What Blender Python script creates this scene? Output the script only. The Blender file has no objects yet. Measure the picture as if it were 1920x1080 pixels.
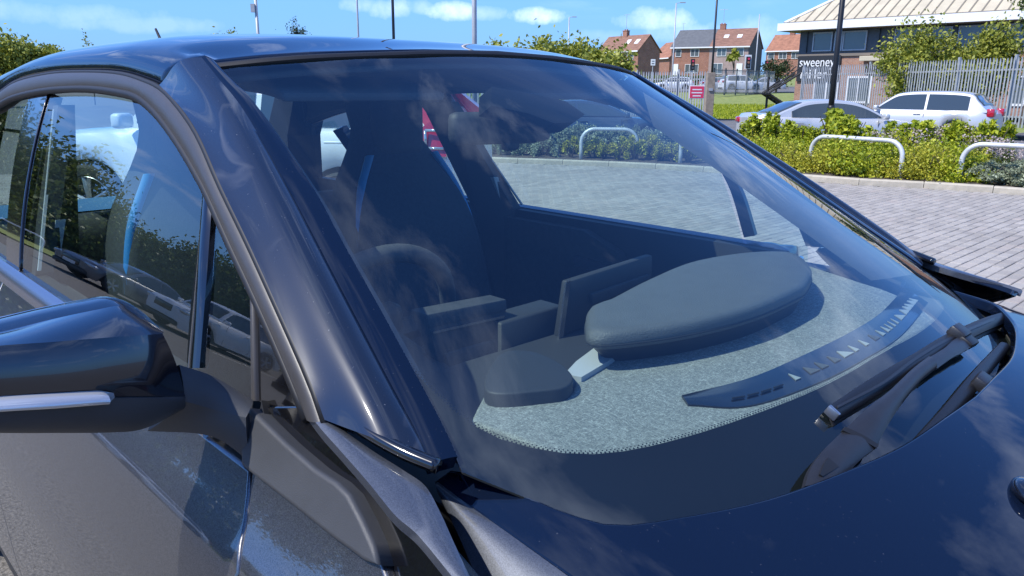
import bpy, bmesh, math, random
import numpy as np
from mathutils import Vector, Matrix
from mathutils.geometry import delaunay_2d_cdt

SC = bpy.context.scene
COL = SC.collection
random.seed(7)
RNG = np.random.default_rng(7)

# ------------------------------------------------------------------ camera
# world frame: x = nose of the dark car, y = its left side, z up, ground z = 0
FPX, YAW, PITCH, ROLL = 1450.0, 136.0, 14.5, 0.4
CAM = np.array([.545, -1.117, 1.455])
_y, _p, _r = [math.radians(v) for v in (YAW, PITCH, ROLL)]
FW = np.array([math.cos(_y)*math.cos(_p), math.sin(_y)*math.cos(_p), -math.sin(_p)])
_rt = np.array([math.sin(_y), -math.cos(_y), 0.0])
_up = np.cross(_rt, FW)
RT = _rt*math.cos(_r) + _up*math.sin(_r)
UP = _up*math.cos(_r) - _rt*math.sin(_r)
cd = bpy.data.cameras.new('camera')
cam = bpy.data.objects.new('camera', cd)
COL.objects.link(cam)
M = Matrix(((RT[0], UP[0], -FW[0], CAM[0]), (RT[1], UP[1], -FW[1], CAM[1]), (RT[2], UP[2], -FW[2], CAM[2]), (0, 0, 0, 1)))
cam.matrix_world = M
cd.sensor_width = 36.0
cd.lens = FPX/1920.0*36.0
cd.clip_start = .02
cd.clip_end = 5000
SC.camera = cam

# ------------------------------------------------------------------ light
SUN_AZ, SUN_EL = 252.0, 53.0
sd = bpy.data.lights.new('sun', 'SUN')
sd.energy = 4.6
sd.angle = math.radians(.53)
sd.color = (1.0, .965, .905)
sun = bpy.data.objects.new('sun', sd)
COL.objects.link(sun)
_a, _e = math.radians(SUN_AZ), math.radians(SUN_EL)
SUND = Vector((math.cos(_a)*math.cos(_e), math.sin(_a)*math.cos(_e), math.sin(_e)))
sun.rotation_euler = SUND.to_track_quat('Z', 'Y').to_euler()
sun.location = (0, -20, 30)

SC.render.engine = 'CYCLES'
SC.view_settings.view_transform = 'Standard'
SC.view_settings.look = 'None'
SC.view_settings.exposure = 0.3
SC.view_settings.gamma = 1.0
SC.view_settings.use_curve_mapping = False
try:
    SC.cycles.max_bounces = 12
    SC.cycles.transparent_max_bounces = 24
    SC.cycles.glossy_bounces = 6
    SC.cycles.diffuse_bounces = 3
    SC.cycles.caustics_reflective = False
    SC.cycles.caustics_refractive = False
    SC.cycles.use_denoising = True
    SC.cycles.sample_clamp_indirect = 6.0
except Exception:
    pass

# ------------------------------------------------------------------ node helpers
def lnk(nt, a, b): nt.links.new(a, b)

def mat_new(name):
    m = bpy.data.materials.new(name)
    m.use_nodes = True
    nt = m.node_tree
    nt.nodes.clear()
    out = nt.nodes.new('ShaderNodeOutputMaterial')
    return m, nt, out

def nd(nt, t, **kw):
    n = nt.nodes.new(t)
    for k, v in kw.items():
        if k.startswith('i_'):
            n.inputs[k[2:].replace('_', ' ')].default_value = v
        else:
            setattr(n, k, v)
    return n

def c4(c): return (c[0], c[1], c[2], 1.0)

def noise(nt, scale, detail=4, rough=.55, coord='Object', dist=0.0, stretch=None):
    tc = nd(nt, 'ShaderNodeTexCoord')
    src = tc.outputs[coord]
    if stretch:
        mp = nd(nt, 'ShaderNodeMapping')
        mp.inputs['Scale'].default_value = stretch
        lnk(nt, src, mp.inputs['Vector']); src = mp.outputs['Vector']
    n = nd(nt, 'ShaderNodeTexNoise')
    n.inputs['Scale'].default_value = scale
    n.inputs['Detail'].default_value = detail
    n.inputs['Roughness'].default_value = rough
    n.inputs['Distortion'].default_value = dist
    lnk(nt, src, n.inputs['Vector'])
    return n

def ramp(nt, src, stops):
    r = nd(nt, 'ShaderNodeValToRGB')
    el = r.color_ramp.elements
    while len(el) < len(stops): el.new(.5)
    for e, (p, c) in zip(el, stops):
        e.position = p
        e.color = c4(c) if len(c) == 3 else c
    lnk(nt, src, r.inputs['Fac'])
    return r

def math_n(nt, op, a, b=None, clamp=False):
    n = nd(nt, 'ShaderNodeMath', operation=op, use_clamp=clamp)
    for i, v in enumerate((a, b)):
        if v is None: continue
        if isinstance(v, (int, float)): n.inputs[i].default_value = v
        else: lnk(nt, v, n.inputs[i])
    return n.outputs[0]

def mat(name, col, rough=.5, metal=0.0, var=0.0, vscale=8.0, bump=0.0, bscale=60.0, coat=0.0, coat_rough=.03, spec=.5,
        col2=None, coord='Object', stretch=None, sheen=0.0, detail=4):
    """one principled surface with optional noise colour variation and bump"""
    m, nt, out = mat_new(name)
    b = nd(nt, 'ShaderNodeBsdfPrincipled')
    b.inputs['Base Color'].default_value = c4(col)
    b.inputs['Roughness'].default_value = rough
    b.inputs['Metallic'].default_value = metal
    b.inputs['Specular IOR Level'].default_value = spec
    b.inputs['Coat Weight'].default_value = coat
    b.inputs['Coat Roughness'].default_value = coat_rough
    if sheen: b.inputs['Sheen Weight'].default_value = sheen
    if var or col2 is not None:
        n = noise(nt, vscale, detail, .6, coord, 0, stretch)
        lo = [max(0, c*(1-var)) for c in col]
        hi = col2 if col2 is not None else [c*(1+var) for c in col]
        r = ramp(nt, n.outputs['Fac'], [(.32, lo), (.68, hi)])
        lnk(nt, r.outputs['Color'], b.inputs['Base Color'])
    if bump:
        n2 = noise(nt, bscale, 3, .6, coord, 0, stretch)
        bp = nd(nt, 'ShaderNodeBump')
        bp.inputs['Strength'].default_value = bump
        bp.inputs['Distance'].default_value = .01
        lnk(nt, n2.outputs['Fac'], bp.inputs['Height'])
        lnk(nt, bp.outputs['Normal'], b.inputs['Normal'])
    lnk(nt, b.outputs['BSDF'], out.inputs['Surface'])
    return m

def glass_mat(name, tint, ior=1.52, gain=1.0, rough=0.0, dust=0.0):
    """thin pane: tinted see-through plus a fresnel mirror of both faces; a little dust"""
    m, nt, out = mat_new(name)
    tr = nd(nt, 'ShaderNodeBsdfTransparent'); tr.inputs['Color'].default_value = c4(tint)
    gl = nd(nt, 'ShaderNodeBsdfGlossy'); gl.inputs['Roughness'].default_value = rough
    # Schlick's curve for a pane with two faces, the same from either side
    gm = nd(nt, 'ShaderNodeNewGeometry')
    dt = nd(nt, 'ShaderNodeVectorMath', operation='DOT_PRODUCT'); lnk(nt, gm.outputs['Incoming'], dt.inputs[0]); lnk(nt, gm.outputs['Normal'], dt.inputs[1])
    c = math_n(nt, 'ABSOLUTE', dt.outputs['Value'])
    f0 = min(.2, 2*((ior-1)/(ior+1))**2*gain)
    f = math_n(nt, 'ADD', f0, math_n(nt, 'MULTIPLY', math_n(nt, 'POWER', math_n(nt, 'SUBTRACT', 1.0, c, True), 4.2), 1-f0), True)
    mx = nd(nt, 'ShaderNodeMixShader')
    lnk(nt, f, mx.inputs['Fac']); lnk(nt, tr.outputs['BSDF'], mx.inputs[1]); lnk(nt, gl.outputs['BSDF'], mx.inputs[2])
    res = mx.outputs['Shader']
    if dust:
        df = nd(nt, 'ShaderNodeBsdfDiffuse'); df.inputs['Color'].default_value = (.5, .52, .5, 1)
        n1 = noise(nt, 3.0, 6, .7)
        n2 = noise(nt, 420.0, 2, .5)
        a = ramp(nt, n1.outputs['Fac'], [(.40, (0, 0, 0)), (.75, (1, 1, 1))])
        s = ramp(nt, n2.outputs['Fac'], [(.70, (0, 0, 0)), (.78, (1, 1, 1))])
        k = math_n(nt, 'ADD', math_n(nt, 'MULTIPLY', a.outputs['Color'], dust), math_n(nt, 'MULTIPLY', s.outputs['Color'], dust*5), True)
        m2 = nd(nt, 'ShaderNodeMixShader')
        lnk(nt, k, m2.inputs['Fac']); lnk(nt, res, m2.inputs[1]); lnk(nt, df.outputs['BSDF'], m2.inputs[2])
        res = m2.outputs['Shader']
    lnk(nt, res, out.inputs['Surface'])
    return m

def car_paint(name, col, metal, rough, dust=.03, flake=.0, swirl=True, coat=1.0, coat_ior=1.5, specks=.0, bspec=.5, smear=.0, coat_rough=.015):
    """clear-coated paint with dust specks and hairline streaks"""
    m, nt, out = mat_new(name)
    b = nd(nt, 'ShaderNodeBsdfPrincipled')
    b.inputs['Base Color'].default_value = c4(col)
    b.inputs['Metallic'].default_value = metal
    b.inputs['Roughness'].default_value = rough
    b.inputs['Coat Weight'].default_value = coat
    b.inputs['Coat Roughness'].default_value = coat_rough
    b.inputs['Coat IOR'].default_value = coat_ior
    b.inputs['Specular IOR Level'].default_value = bspec
    if flake:
        v = nd(nt, 'ShaderNodeTexVoronoi'); v.inputs['Scale'].default_value = 1500
        tc = nd(nt, 'ShaderNodeTexCoord'); lnk(nt, tc.outputs['Object'], v.inputs['Vector'])
        mixc = nd(nt, 'ShaderNodeMix', data_type='RGBA')
        mixc.inputs[6].default_value = c4([x*(1-flake) for x in col]); mixc.inputs[7].default_value = c4([min(1, x*(1+flake)) for x in col])
        sep = nd(nt, 'ShaderNodeSeparateColor'); lnk(nt, v.outputs['Color'], sep.inputs['Color'])
        lnk(nt, sep.outputs['Red'], mixc.inputs[0])
        lnk(nt, mixc.outputs[2], b.inputs['Base Color'])
    res = b.outputs['BSDF']
    if dust:
        df = nd(nt, 'ShaderNodeBsdfDiffuse'); df.inputs['Color'].default_value = (.37, .38, .40, 1)
        n1 = noise(nt, 2.2, 7, .72)
        a = ramp(nt, n1.outputs['Fac'], [(.35, (.25, .25, .25)), (.8, (1, 1, 1))])
        n2 = noise(nt, 260.0, 2, .5)
        s = ramp(nt, n2.outputs['Fac'], [(.72, (0, 0, 0)), (.80, (1, 1, 1))])
        k = math_n(nt, 'ADD', math_n(nt, 'MULTIPLY', a.outputs['Color'], dust), math_n(nt, 'MULTIPLY', s.outputs['Color'], specks or min(.35, dust*5)), True)
        if smear:
            n3 = noise(nt, 2.6, 4, .55, 'Object', 1.2, (1.0, 1.0, .55))
            sm3 = ramp(nt, n3.outputs['Fac'], [(.485, (0, 0, 0)), (.498, (1, 1, 1)), (.502, (1, 1, 1)), (.53, (0, 0, 0))])
            n4 = noise(nt, 5.0, 3, .6); r4 = ramp(nt, n4.outputs['Fac'], [(.45, (0, 0, 0)), (.62, (1, 1, 1))])
            k = math_n(nt, 'ADD', k, math_n(nt, 'MULTIPLY', math_n(nt, 'MULTIPLY', sm3.outputs['Color'], r4.outputs['Color']), smear), True)
        mx = nd(nt, 'ShaderNodeMixShader')
        lnk(nt, k, mx.inputs['Fac']); lnk(nt, res, mx.inputs[1]); lnk(nt, df.outputs['BSDF'], mx.inputs[2])
        res = mx.outputs['Shader']
    lnk(nt, res, out.inputs['Surface'])
    return m

# ------------------------------------------------------------------ sky: Nishita air with procedural clouds
w = bpy.data.worlds.new('World'); SC.world = w; w.use_nodes = True
nt = w.node_tree; nt.nodes.clear()
wo = nd(nt, 'ShaderNodeOutputWorld'); bg = nd(nt, 'ShaderNodeBackground')
SKY_STRENGTH = .085
bg.inputs['Strength'].default_value = SKY_STRENGTH
sky = nd(nt, 'ShaderNodeTexSky', sky_type='NISHITA', sun_disc=False)
sky.sun_elevation = _e
sky.sun_rotation = math.radians(90.0 - SUN_AZ)
sky.air_density = 1.0; sky.dust_density = .0; sky.ozone_density = 2.0; sky.altitude = 50
tc = nd(nt, 'ShaderNodeTexCoord')
sep = nd(nt, 'ShaderNodeSeparateXYZ'); lnk(nt, tc.outputs['Generated'], sep.inputs[0])
zc = math_n(nt, 'MAXIMUM', sep.outputs['Z'], .02)
# project the direction on a flat cloud deck so clouds shrink towards the horizon
zz = math_n(nt, 'ADD', zc, .14)
px = math_n(nt, 'DIVIDE', sep.outputs['X'], zz); py = math_n(nt, 'DIVIDE', sep.outputs['Y'], zz)
cmb = nd(nt, 'ShaderNodeCombineXYZ'); lnk(nt, px, cmb.inputs[0]); lnk(nt, py, cmb.inputs[1])
def wnoise(scale, detail, rough, dist, loc):
    mp = nd(nt, 'ShaderNodeMapping'); mp.inputs['Location'].default_value = loc
    lnk(nt, cmb.outputs[0], mp.inputs['Vector'])
    n = nd(nt, 'ShaderNodeTexNoise'); n.inputs['Scale'].default_value = scale; n.inputs['Detail'].default_value = detail
    n.inputs['Roughness'].default_value = rough; n.inputs['Distortion'].default_value = dist
    lnk(nt, mp.outputs[0], n.inputs['Vector'])
    return n.outputs['Fac']
n_big = wnoise(1.7, 8, .6, .5, (1.3, -5.0, 0))
n_wisp = wnoise(.55, 7, .62, 1.2, (9.0, 4.0, 2.0))
r1 = ramp(nt, n_big, [(.54, (0, 0, 0)), (.72, (1, 1, 1))])
r2 = ramp(nt, n_wisp, [(.52, (0, 0, 0)), (.80, (.22, .22, .22))])
mask = math_n(nt, 'MAXIMUM', math_n(nt, 'MULTIPLY', r1.outputs['Color'], .85), r2.outputs['Color'])
mask = math_n(nt, 'MULTIPLY', mask, math_n(nt, 'MULTIPLY', math_n(nt, 'SUBTRACT', sep.outputs['Z'], .08), 6.0, True))
# separate small cumulus near the horizon, placed by bearing and elevation
def dir_px(x, y):
    d = FW + RT*(x-960)/FPX - UP*(y-540)/FPX
    return d/np.linalg.norm(d)
geo = tc.outputs['Generated']
nsm = nd(nt, 'ShaderNodeTexNoise'); nsm.inputs['Scale'].default_value = 22; nsm.inputs['Detail'].default_value = 7; nsm.inputs['Roughness'].default_value = .62
lnk(nt, geo, nsm.inputs['Vector'])
puffs = [(845, 20, .034, .012, .8), (790, 14, .02, .009, .3), (915, 24, .025, .009, .35), (1005, 29, .036, .011, .8), (1245, 36, .045, .015, .65),
         (1190, 40, .03, .010, .4), (1280, 62, .05, .013, .35), (730, 14, .032, .013, .5), (680, 8, .03, .010, .35), (1400, 60, .06, .020, .3), (1120, 70, .05, .01, .15),
         (120, 25, .10, .012, .2), (260, 45, .10, .010, .18)]
for (x, y, wx, wz, amp) in puffs:
    d = dir_px(x, y)
    az = math.atan2(d[1], d[0])
    tx, ty = -math.sin(az), math.cos(az)
    a = math_n(nt, 'ADD', math_n(nt, 'MULTIPLY', sep.outputs['X'], tx/wx), math_n(nt, 'MULTIPLY', sep.outputs['Y'], ty/wx))
    f = math_n(nt, 'ADD', math_n(nt, 'MULTIPLY', sep.outputs['X'], d[0]), math_n(nt, 'MULTIPLY', sep.outputs['Y'], d[1]))
    e = math_n(nt, 'DIVIDE', math_n(nt, 'SUBTRACT', sep.outputs['Z'], float(d[2])), wz)
    rr = math_n(nt, 'ADD', math_n(nt, 'MULTIPLY', a, a), math_n(nt, 'MULTIPLY', e, e))
    v = math_n(nt, 'SUBTRACT', 1.0, rr)
    v = math_n(nt, 'ADD', v, math_n(nt, 'MULTIPLY', math_n(nt, 'SUBTRACT', nsm.outputs['Fac'], .5), 3.6))
    v = math_n(nt, 'MULTIPLY', math_n(nt, 'MULTIPLY', v, .9, True), amp)
    v = math_n(nt, 'MULTIPLY', v, math_n(nt, 'GREATER_THAN', f, .3))
    mask = math_n(nt, 'MAXIMUM', mask, v)
mask = math_n(nt, 'MULTIPLY', mask, 1.0, True)
mixw = nd(nt, 'ShaderNodeMix', data_type='RGBA')
lnk(nt, mask, mixw.inputs[0])
# the photograph's air is a saturated blue, paler in a band of horizon haze all the way round
tn = nd(nt, 'ShaderNodeMix', data_type='RGBA', blend_type='MULTIPLY'); tn.inputs[0].default_value = 1.0
lnk(nt, sky.outputs['Color'], tn.inputs[6]); tn.inputs[7].default_value = (.72, 1.36, 2.45, 1)
hz_ = nd(nt, 'ShaderNodeMix', data_type='RGBA')
lnk(nt, math_n(nt, 'MULTIPLY', math_n(nt, 'SUBTRACT', 1.0, math_n(nt, 'DIVIDE', sep.outputs['Z'], .24), True), .95), hz_.inputs[0])
lnk(nt, tn.outputs[2], hz_.inputs[6]); hz_.inputs[7].default_value = (2.5, 4.95, 9.6, 1)
lnk(nt, hz_.outputs[2], mixw.inputs[6])
mixw.inputs[7].default_value = (10.5, 13.0, 19.0, 1)
lnk(nt, mixw.outputs[2], bg.inputs['Color'])
lnk(nt, bg.outputs[0], wo.inputs[0])

# ------------------------------------------------------------------ geometry helpers
def ray(px, py): return FW + RT*(px-960)/FPX - UP*(py-540)/FPX
def at(px, py, d):
    """point seen at a photo pixel, d metres in front of the lens"""
    return CAM + ray(px, py)*d
def on_z(px, py, z):
    r = ray(px, py); return CAM + r*((z-CAM[2])/r[2])
def on_y(px, py, y):
    r = ray(px, py); return CAM + r*((y-CAM[1])/r[1])
def on_x(px, py, x):
    r = ray(px, py); return CAM + r*((x-CAM[0])/r[0])

def put(o, parent=None):
    COL.objects.link(o)
    if parent is not None:
        o.parent = parent
        o.matrix_parent_inverse = parent.matrix_world.inverted() if parent.matrix_world != Matrix.Identity(4) else Matrix.Identity(4)
    return o

def mesh_obj(name, verts, faces, m, parent=None, smooth=False, normals=None):
    me = bpy.data.meshes.new(name)
    vs = [tuple(float(c) for c in v) for v in verts]
    me.from_pydata(vs, [], [tuple(int(i) for i in f) for f in faces])
    me.validate(clean_customdata=False)
    me.update()
    ms = m if isinstance(m, (list, tuple)) else [m]
    for x in ms: me.materials.append(x)
    if smooth:
        me.polygons.foreach_set('use_smooth', [True]*len(me.polygons))
    if normals is not None and len(normals) == len(me.vertices):
        me.normals_split_custom_set_from_vertices([tuple(n) for n in normals])
    o = bpy.data.objects.new(name, me)
    put(o)
    if parent is not None:
        o.parent = parent
    return o

def bm_obj(name, bm, m, parent=None, smooth=False, loc=None, autosmooth=None):
    me = bpy.data.meshes.new(name)
    bm.normal_update()
    bm.to_mesh(me); bm.free()
    ms = m if isinstance(m, (list, tuple)) else [m]
    for x in ms: me.materials.append(x)
    if smooth:
        me.polygons.foreach_set('use_smooth', [True]*len(me.polygons))
    if autosmooth:
        try: me.set_sharp_from_angle(angle=math.radians(autosmooth))
        except Exception: pass
    o = bpy.data.objects.new(name, me)
    COL.objects.link(o)
    if parent is not None: o.parent = parent
    if loc is not None: o.location = loc
    return o

def thing(name, label, cat, loc=(0, 0, 0), rz=0.0, group=None):
    o = bpy.data.objects.new(name, None)
    o.empty_display_size = .2
    COL.objects.link(o)
    o.location = tuple(float(c) for c in loc); o.rotation_euler = (0, 0, rz)
    o['label'] = label; o['category'] = cat
    if group: o['group'] = group
    return o

def tag(o, label=None, cat=None, group=None, kind=None):
    if label: o['label'] = label
    if cat: o['category'] = cat
    if group: o['group'] = group
    if kind: o['kind'] = kind
    return o

def kids(o): return [c for c in bpy.data.objects if c.parent is o]

def copy_tree(o, parent=None, children=None):
    c = o.copy(); COL.objects.link(c)
    if parent is not None: c.parent = parent
    for ch in list(o.children): copy_tree(ch, c)
    return c

def box(bm, c, s, rot=None, bev=0.0):
    """box of size s centred on c"""
    r = bmesh.ops.create_cube(bm, size=1.0)
    vs = r['verts']
    bmesh.ops.scale(bm, vec=s, verts=vs)
    if bev:
        es = list({e for v in vs for e in v.link_edges})
        b = bmesh.ops.bevel(bm, geom=es, offset=bev, segments=2, affect='EDGES', profile=.5)
        vs = list({v for f in b['faces'] for v in f.verts} | {v for v in vs if v.is_valid})
    if rot is not None: bmesh.ops.rotate(bm, verts=vs, cent=(0, 0, 0), matrix=rot)
    bmesh.ops.translate(bm, vec=tuple(float(x) for x in c), verts=vs)
    return vs

def tube(bm, pts, r, seg=8, cap=True):
    """tube along pts, r a number or one radius per point"""
    P = [Vector([float(c) for c in p]) for p in pts]
    R = r if isinstance(r, (list, tuple)) else [r]*len(P)
    rings = []
    up = Vector((0, 0, 1))
    t0 = (P[1]-P[0]).normalized()
    n = t0.cross(up)
    if n.length < 1e-3: n = t0.cross(Vector((1, 0, 0)))
    n.normalize()
    for i, p in enumerate(P):
        t = (P[min(i+1, len(P)-1)] - P[max(i-1, 0)]).normalized()
        n = (n - t*n.dot(t)).normalized()
        b = t.cross(n)
        rings.append([bm.verts.new(p + (n*math.cos(2*math.pi*k/seg) + b*math.sin(2*math.pi*k/seg))*R[i]) for k in range(seg)])
    for a, b in zip(rings, rings[1:]):
        for k in range(seg): bm.faces.new((a[k], a[(k+1) % seg], b[(k+1) % seg], b[k]))
    if cap:
        bm.faces.new(rings[0][::-1]); bm.faces.new(rings[-1])
    return rings

def prism(bm, poly, z0, z1, f=None):
    """extrude a 2D polygon; f maps (u, v, w) to 3D"""
    f = f or (lambda u, v, w: (u, v, w))
    a = [bm.verts.new(f(u, v, z0)) for u, v in poly]; b = [bm.verts.new(f(u, v, z1)) for u, v in poly]
    n = len(poly)
    bm.faces.new(a[::-1]); bm.faces.new(b)
    for i in range(n): bm.faces.new((a[i], a[(i+1) % n], b[(i+1) % n], b[i]))
    return a + b

def catmull(pts, n, closed=False):
    """resample a polyline to n points on a smooth curve, even spacing"""
    P = np.array(pts, float)
    if len(P) == 2:
        t = np.linspace(0, 1, n)[:, None]; return P[0]*(1-t) + P[1]*t
    if closed: Q = np.vstack([P[-1], P, P[0], P[1]])
    else: Q = np.vstack([2*P[0]-P[1], P, 2*P[-1]-P[-2]])
    out = []
    for i in range(1, len(Q)-2):
        p0, p1, p2, p3 = Q[i-1:i+3]
        for t in np.linspace(0, 1, 16, endpoint=False):
            out.append(.5*((2*p1) + (-p0+p2)*t + (2*p0-5*p1+4*p2-p3)*t*t + (-p0+3*p1-3*p2+p3)*t**3))
    out.append(Q[-2])
    out = np.array(out)
    s = np.r_[0, np.cumsum(np.linalg.norm(np.diff(out, axis=0), axis=1))]
    t = np.linspace(0, s[-1], n)
    return np.stack([np.interp(t, s, out[:, k]) for k in range(out.shape[1])], 1)

class Surf:
    """a smooth guide surface: one coordinate as a function of the two others"""
    def __init__(self, dep, f, sign):
        self.dep, self.f, self.sign = dep, f, sign
        self.k = 'xyz'.index(dep); self.ix = [i for i in range(3) if i != self.k]
    def P(self, u, v):
        p = np.zeros(3); p[self.ix[0]] = u; p[self.ix[1]] = v; p[self.k] = self.f(u, v); return p
    def uv(self, p): return (p[self.ix[0]], p[self.ix[1]])
    def N(self, u, v, h=2e-3):
        a = self.P(u+h, v)-self.P(u-h, v); b = self.P(u, v+h)-self.P(u, v-h)
        n = np.cross(a, b); n /= np.linalg.norm(n)
        return n if n[self.k]*self.sign > 0 else -n
    def hit(self, px, py, t0=.25, t1=4.5):
        r = ray(px, py); ts = np.linspace(t0, t1, 260); prev = None
        g = lambda t: (lambda p: p[self.k]-self.f(p[self.ix[0]], p[self.ix[1]]))(CAM + r*t)
        vals = [g(t) for t in ts]
        for i in range(len(ts)-1):
            if vals[i]*vals[i+1] <= 0:
                a, b = ts[i], ts[i+1]
                for _ in range(40):
                    m_ = .5*(a+b)
                    if g(a)*g(m_) <= 0: b = m_
                    else: a = m_
                return CAM + r*a
        i = int(np.argmin(np.abs(vals)))
        return CAM + r*ts[i]
    def px(self, pts, **k): return [self.hit(x, y, **k) for x, y in pts]

def fill(name, pts, S, m, parent=None, grid=.03, off=0.0, edge=.006, thick=.012, mirror=False, back=True):
    """panel: 3D boundary points lying on guide surface S, filled with a grid on S, rounded rim, thickness"""
    uv = [S.uv(p) for p in pts]
    A = np.array(uv)
    if .5*np.sum(A[:, 0]*np.roll(A[:, 1], -1) - np.roll(A[:, 0], -1)*A[:, 1]) < 0: A = A[::-1]
    # densify border
    B = []
    for i in range(len(A)):
        a, b = A[i], A[(i+1) % len(A)]; L = np.linalg.norm(b-a); k = max(1, int(math.ceil(L/grid)))
        for j in range(k): B.append(a + (b-a)*j/k)
    B = np.array(B); nb = len(B)
    # interior grid
    mn, mx = B.min(0), B.max(0)
    gx = np.arange(mn[0]+grid*.5, mx[0], grid); gy = np.arange(mn[1]+grid*.5, mx[1], grid)
    G = np.array([(x, y) for x in gx for y in gy]) if len(gx) and len(gy) else np.zeros((0, 2))
    if len(G):
        x, y = G[:, 0], G[:, 1]; ins = np.zeros(len(G), bool); dmin = np.full(len(G), 1e9)
        for i in range(nb):
            a, b = B[i], B[(i+1) % nb]
            c = ((a[1] > y) != (b[1] > y))
            with np.errstate(divide='ignore', invalid='ignore'):
                xi = (b[0]-a[0])*(y-a[1])/(b[1]-a[1]+1e-12)+a[0]
            ins ^= c & (x < xi)
            ab = b-a; t = np.clip(((G-a)@ab)/(ab@ab+1e-12), 0, 1)
            dmin = np.minimum(dmin, np.linalg.norm(G-(a+t[:, None]*ab), axis=1))
        G = G[ins & (dmin > grid*.45)]
    V = [Vector((float(p[0]), float(p[1]))) for p in np.vstack([B, G])]
    res = delaunay_2d_cdt(V, [], [list(range(nb))], 1, 1e-7)
    vo, fo, orig = res[0], res[2], res[3]
    verts = [S.P(v[0], v[1]) for v in vo]; nors = [S.N(v[0], v[1]) for v in vo]
    verts = [p + n*off for p, n in zip(verts, nors)]
    faces = [list(f) for f in fo]
    # orient
    for f in faces:
        a, b, c = [verts[i] for i in f[:3]]
        if np.dot(np.cross(b-a, c-a), nors[f[0]]) < 0: f.reverse()
    # border loop (indices in output)
    idx = {}
    for i, o_ in enumerate(orig):
        for k in o_:
            if k < nb: idx[k] = i
    loop = [idx[k] for k in range(nb) if k in idx]
    n = len(loop)
    if edge or thick:
        ctr = [verts[i] for i in loop]
        outd = []
        for i in range(n):
            tdir = ctr[(i+1) % n]-ctr[i-1]; nn = nors[loop[i]]
            o_ = np.cross(tdir, nn); L = np.linalg.norm(o_)
            outd.append(o_/L if L > 1e-9 else np.zeros(3))
        # make sure outward
        cen = np.mean(ctr, axis=0)
        e2 = np.array([S.uv(c) for c in ctr])
        area = .5*np.sum(e2[:, 0]*np.roll(e2[:, 1], -1)-np.roll(e2[:, 0], -1)*e2[:, 1])
        test = 0
        for i in range(n):
            q = S.uv(ctr[i]+outd[i]*1e-3)
            # outward if leaving polygon: use signed normal of ccw/cw
            a, b = e2[i-1], e2[(i+1) % n]; t = b-a
            nrm = np.array([t[1], -t[0]])*(1 if area > 0 else -1)
            test += 1 if np.dot(np.array(q)-e2[i], nrm) > 0 else -1
        if test < 0: outd = [-o_ for o_ in outd]
        prev = loop
        for a in ((45, 90) if edge else (90,)):
            s_, c_ = math.sin(math.radians(a)), math.cos(math.radians(a))
            cur = []
            for i in range(n):
                nn = nors[loop[i]]
                cur.append(len(verts)); verts.append(ctr[i] + outd[i]*edge*s_ - nn*edge*(1-c_)); nors.append(nn*c_ + outd[i]*s_)
            for i in range(n): faces.append([prev[i], cur[i], cur[(i+1) % n], prev[(i+1) % n]])
            prev = cur
        cur = []
        for i in range(n):
            cur.append(len(verts)); verts.append(ctr[i] + outd[i]*edge - nors[loop[i]]*(edge+thick)); nors.append(outd[i])
        for i in range(n): faces.append([prev[i], cur[i], cur[(i+1) % n], prev[(i+1) % n]])
        # orientation of rim
        f = faces[-1]; a, b, c = [verts[i] for i in f[:3]]
        if np.dot(np.cross(b-a, c-a), outd[0 if True else 0]*0 + outd[(n-1) % n]) < 0:
            for q in range(len(fo), len(faces)): faces[q].reverse()
    if mirror:
        verts = [np.array([v[0], -v[1], v[2]]) for v in verts]; nors = [np.array([v[0], -v[1], v[2]]) for v in nors]
        faces = [f[::-1] for f in faces]
    return mesh_obj(name, verts, faces, m, parent, True, nors)

def mir(pts): return [np.array([p[0], -p[1], p[2]]) for p in pts]

def ribbon(name, A, B, m, parent=None, n=48, k=7, bulge=0.0, thick=.01, out=None, mirror=False, flat=False, prof=None):
    """strip between two 3D rails, raised in the middle by bulge along its outward side, closed with a back so it has depth"""
    A = catmull(A, n); B = catmull(B, n)
    verts, faces = [], []
    ref = np.array(out if out is not None else (0, -1, .3), float)
    for i in range(n):
        tdir = A[min(i+1, n-1)]-A[max(i-1, 0)]; cr = B[i]-A[i]
        nn = np.cross(tdir, cr); nn /= (np.linalg.norm(nn)+1e-12)
        if nn @ ref < 0: nn = -nn
        for j in range(k):
            s = j/(k-1)
            h = bulge*(1-(2*s-1)**2) if prof is None else prof(s)
            verts.append(A[i]*(1-s)+B[i]*s + nn*h)
        for j in (0, 1):
            verts.append((A[i] if j else B[i]) - nn*thick)
    w_ = k+2
    for i in range(n-1):
        for j in range(w_):
            faces.append([i*w_+j, i*w_+(j+1) % w_, (i+1)*w_+(j+1) % w_, (i+1)*w_+j])
    faces.append([j for j in range(w_)]); faces.append([(n-1)*w_+j for j in range(w_)][::-1])
    # orient
    f = faces[len(faces)//4]
    bm = bmesh.new()
    bv = [bm.verts.new(v) for v in verts]
    for f in faces:
        try: bm.faces.new([bv[i] for i in f])
        except ValueError: pass
    bmesh.ops.recalc_face_normals(bm, faces=bm.faces[:])
    if mirror:
        for v in bm.verts: v.co.y = -v.co.y
        bmesh.ops.reverse_faces(bm, faces=bm.faces[:])
    return bm_obj(name, bm, m, parent, True, autosmooth=50)

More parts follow.
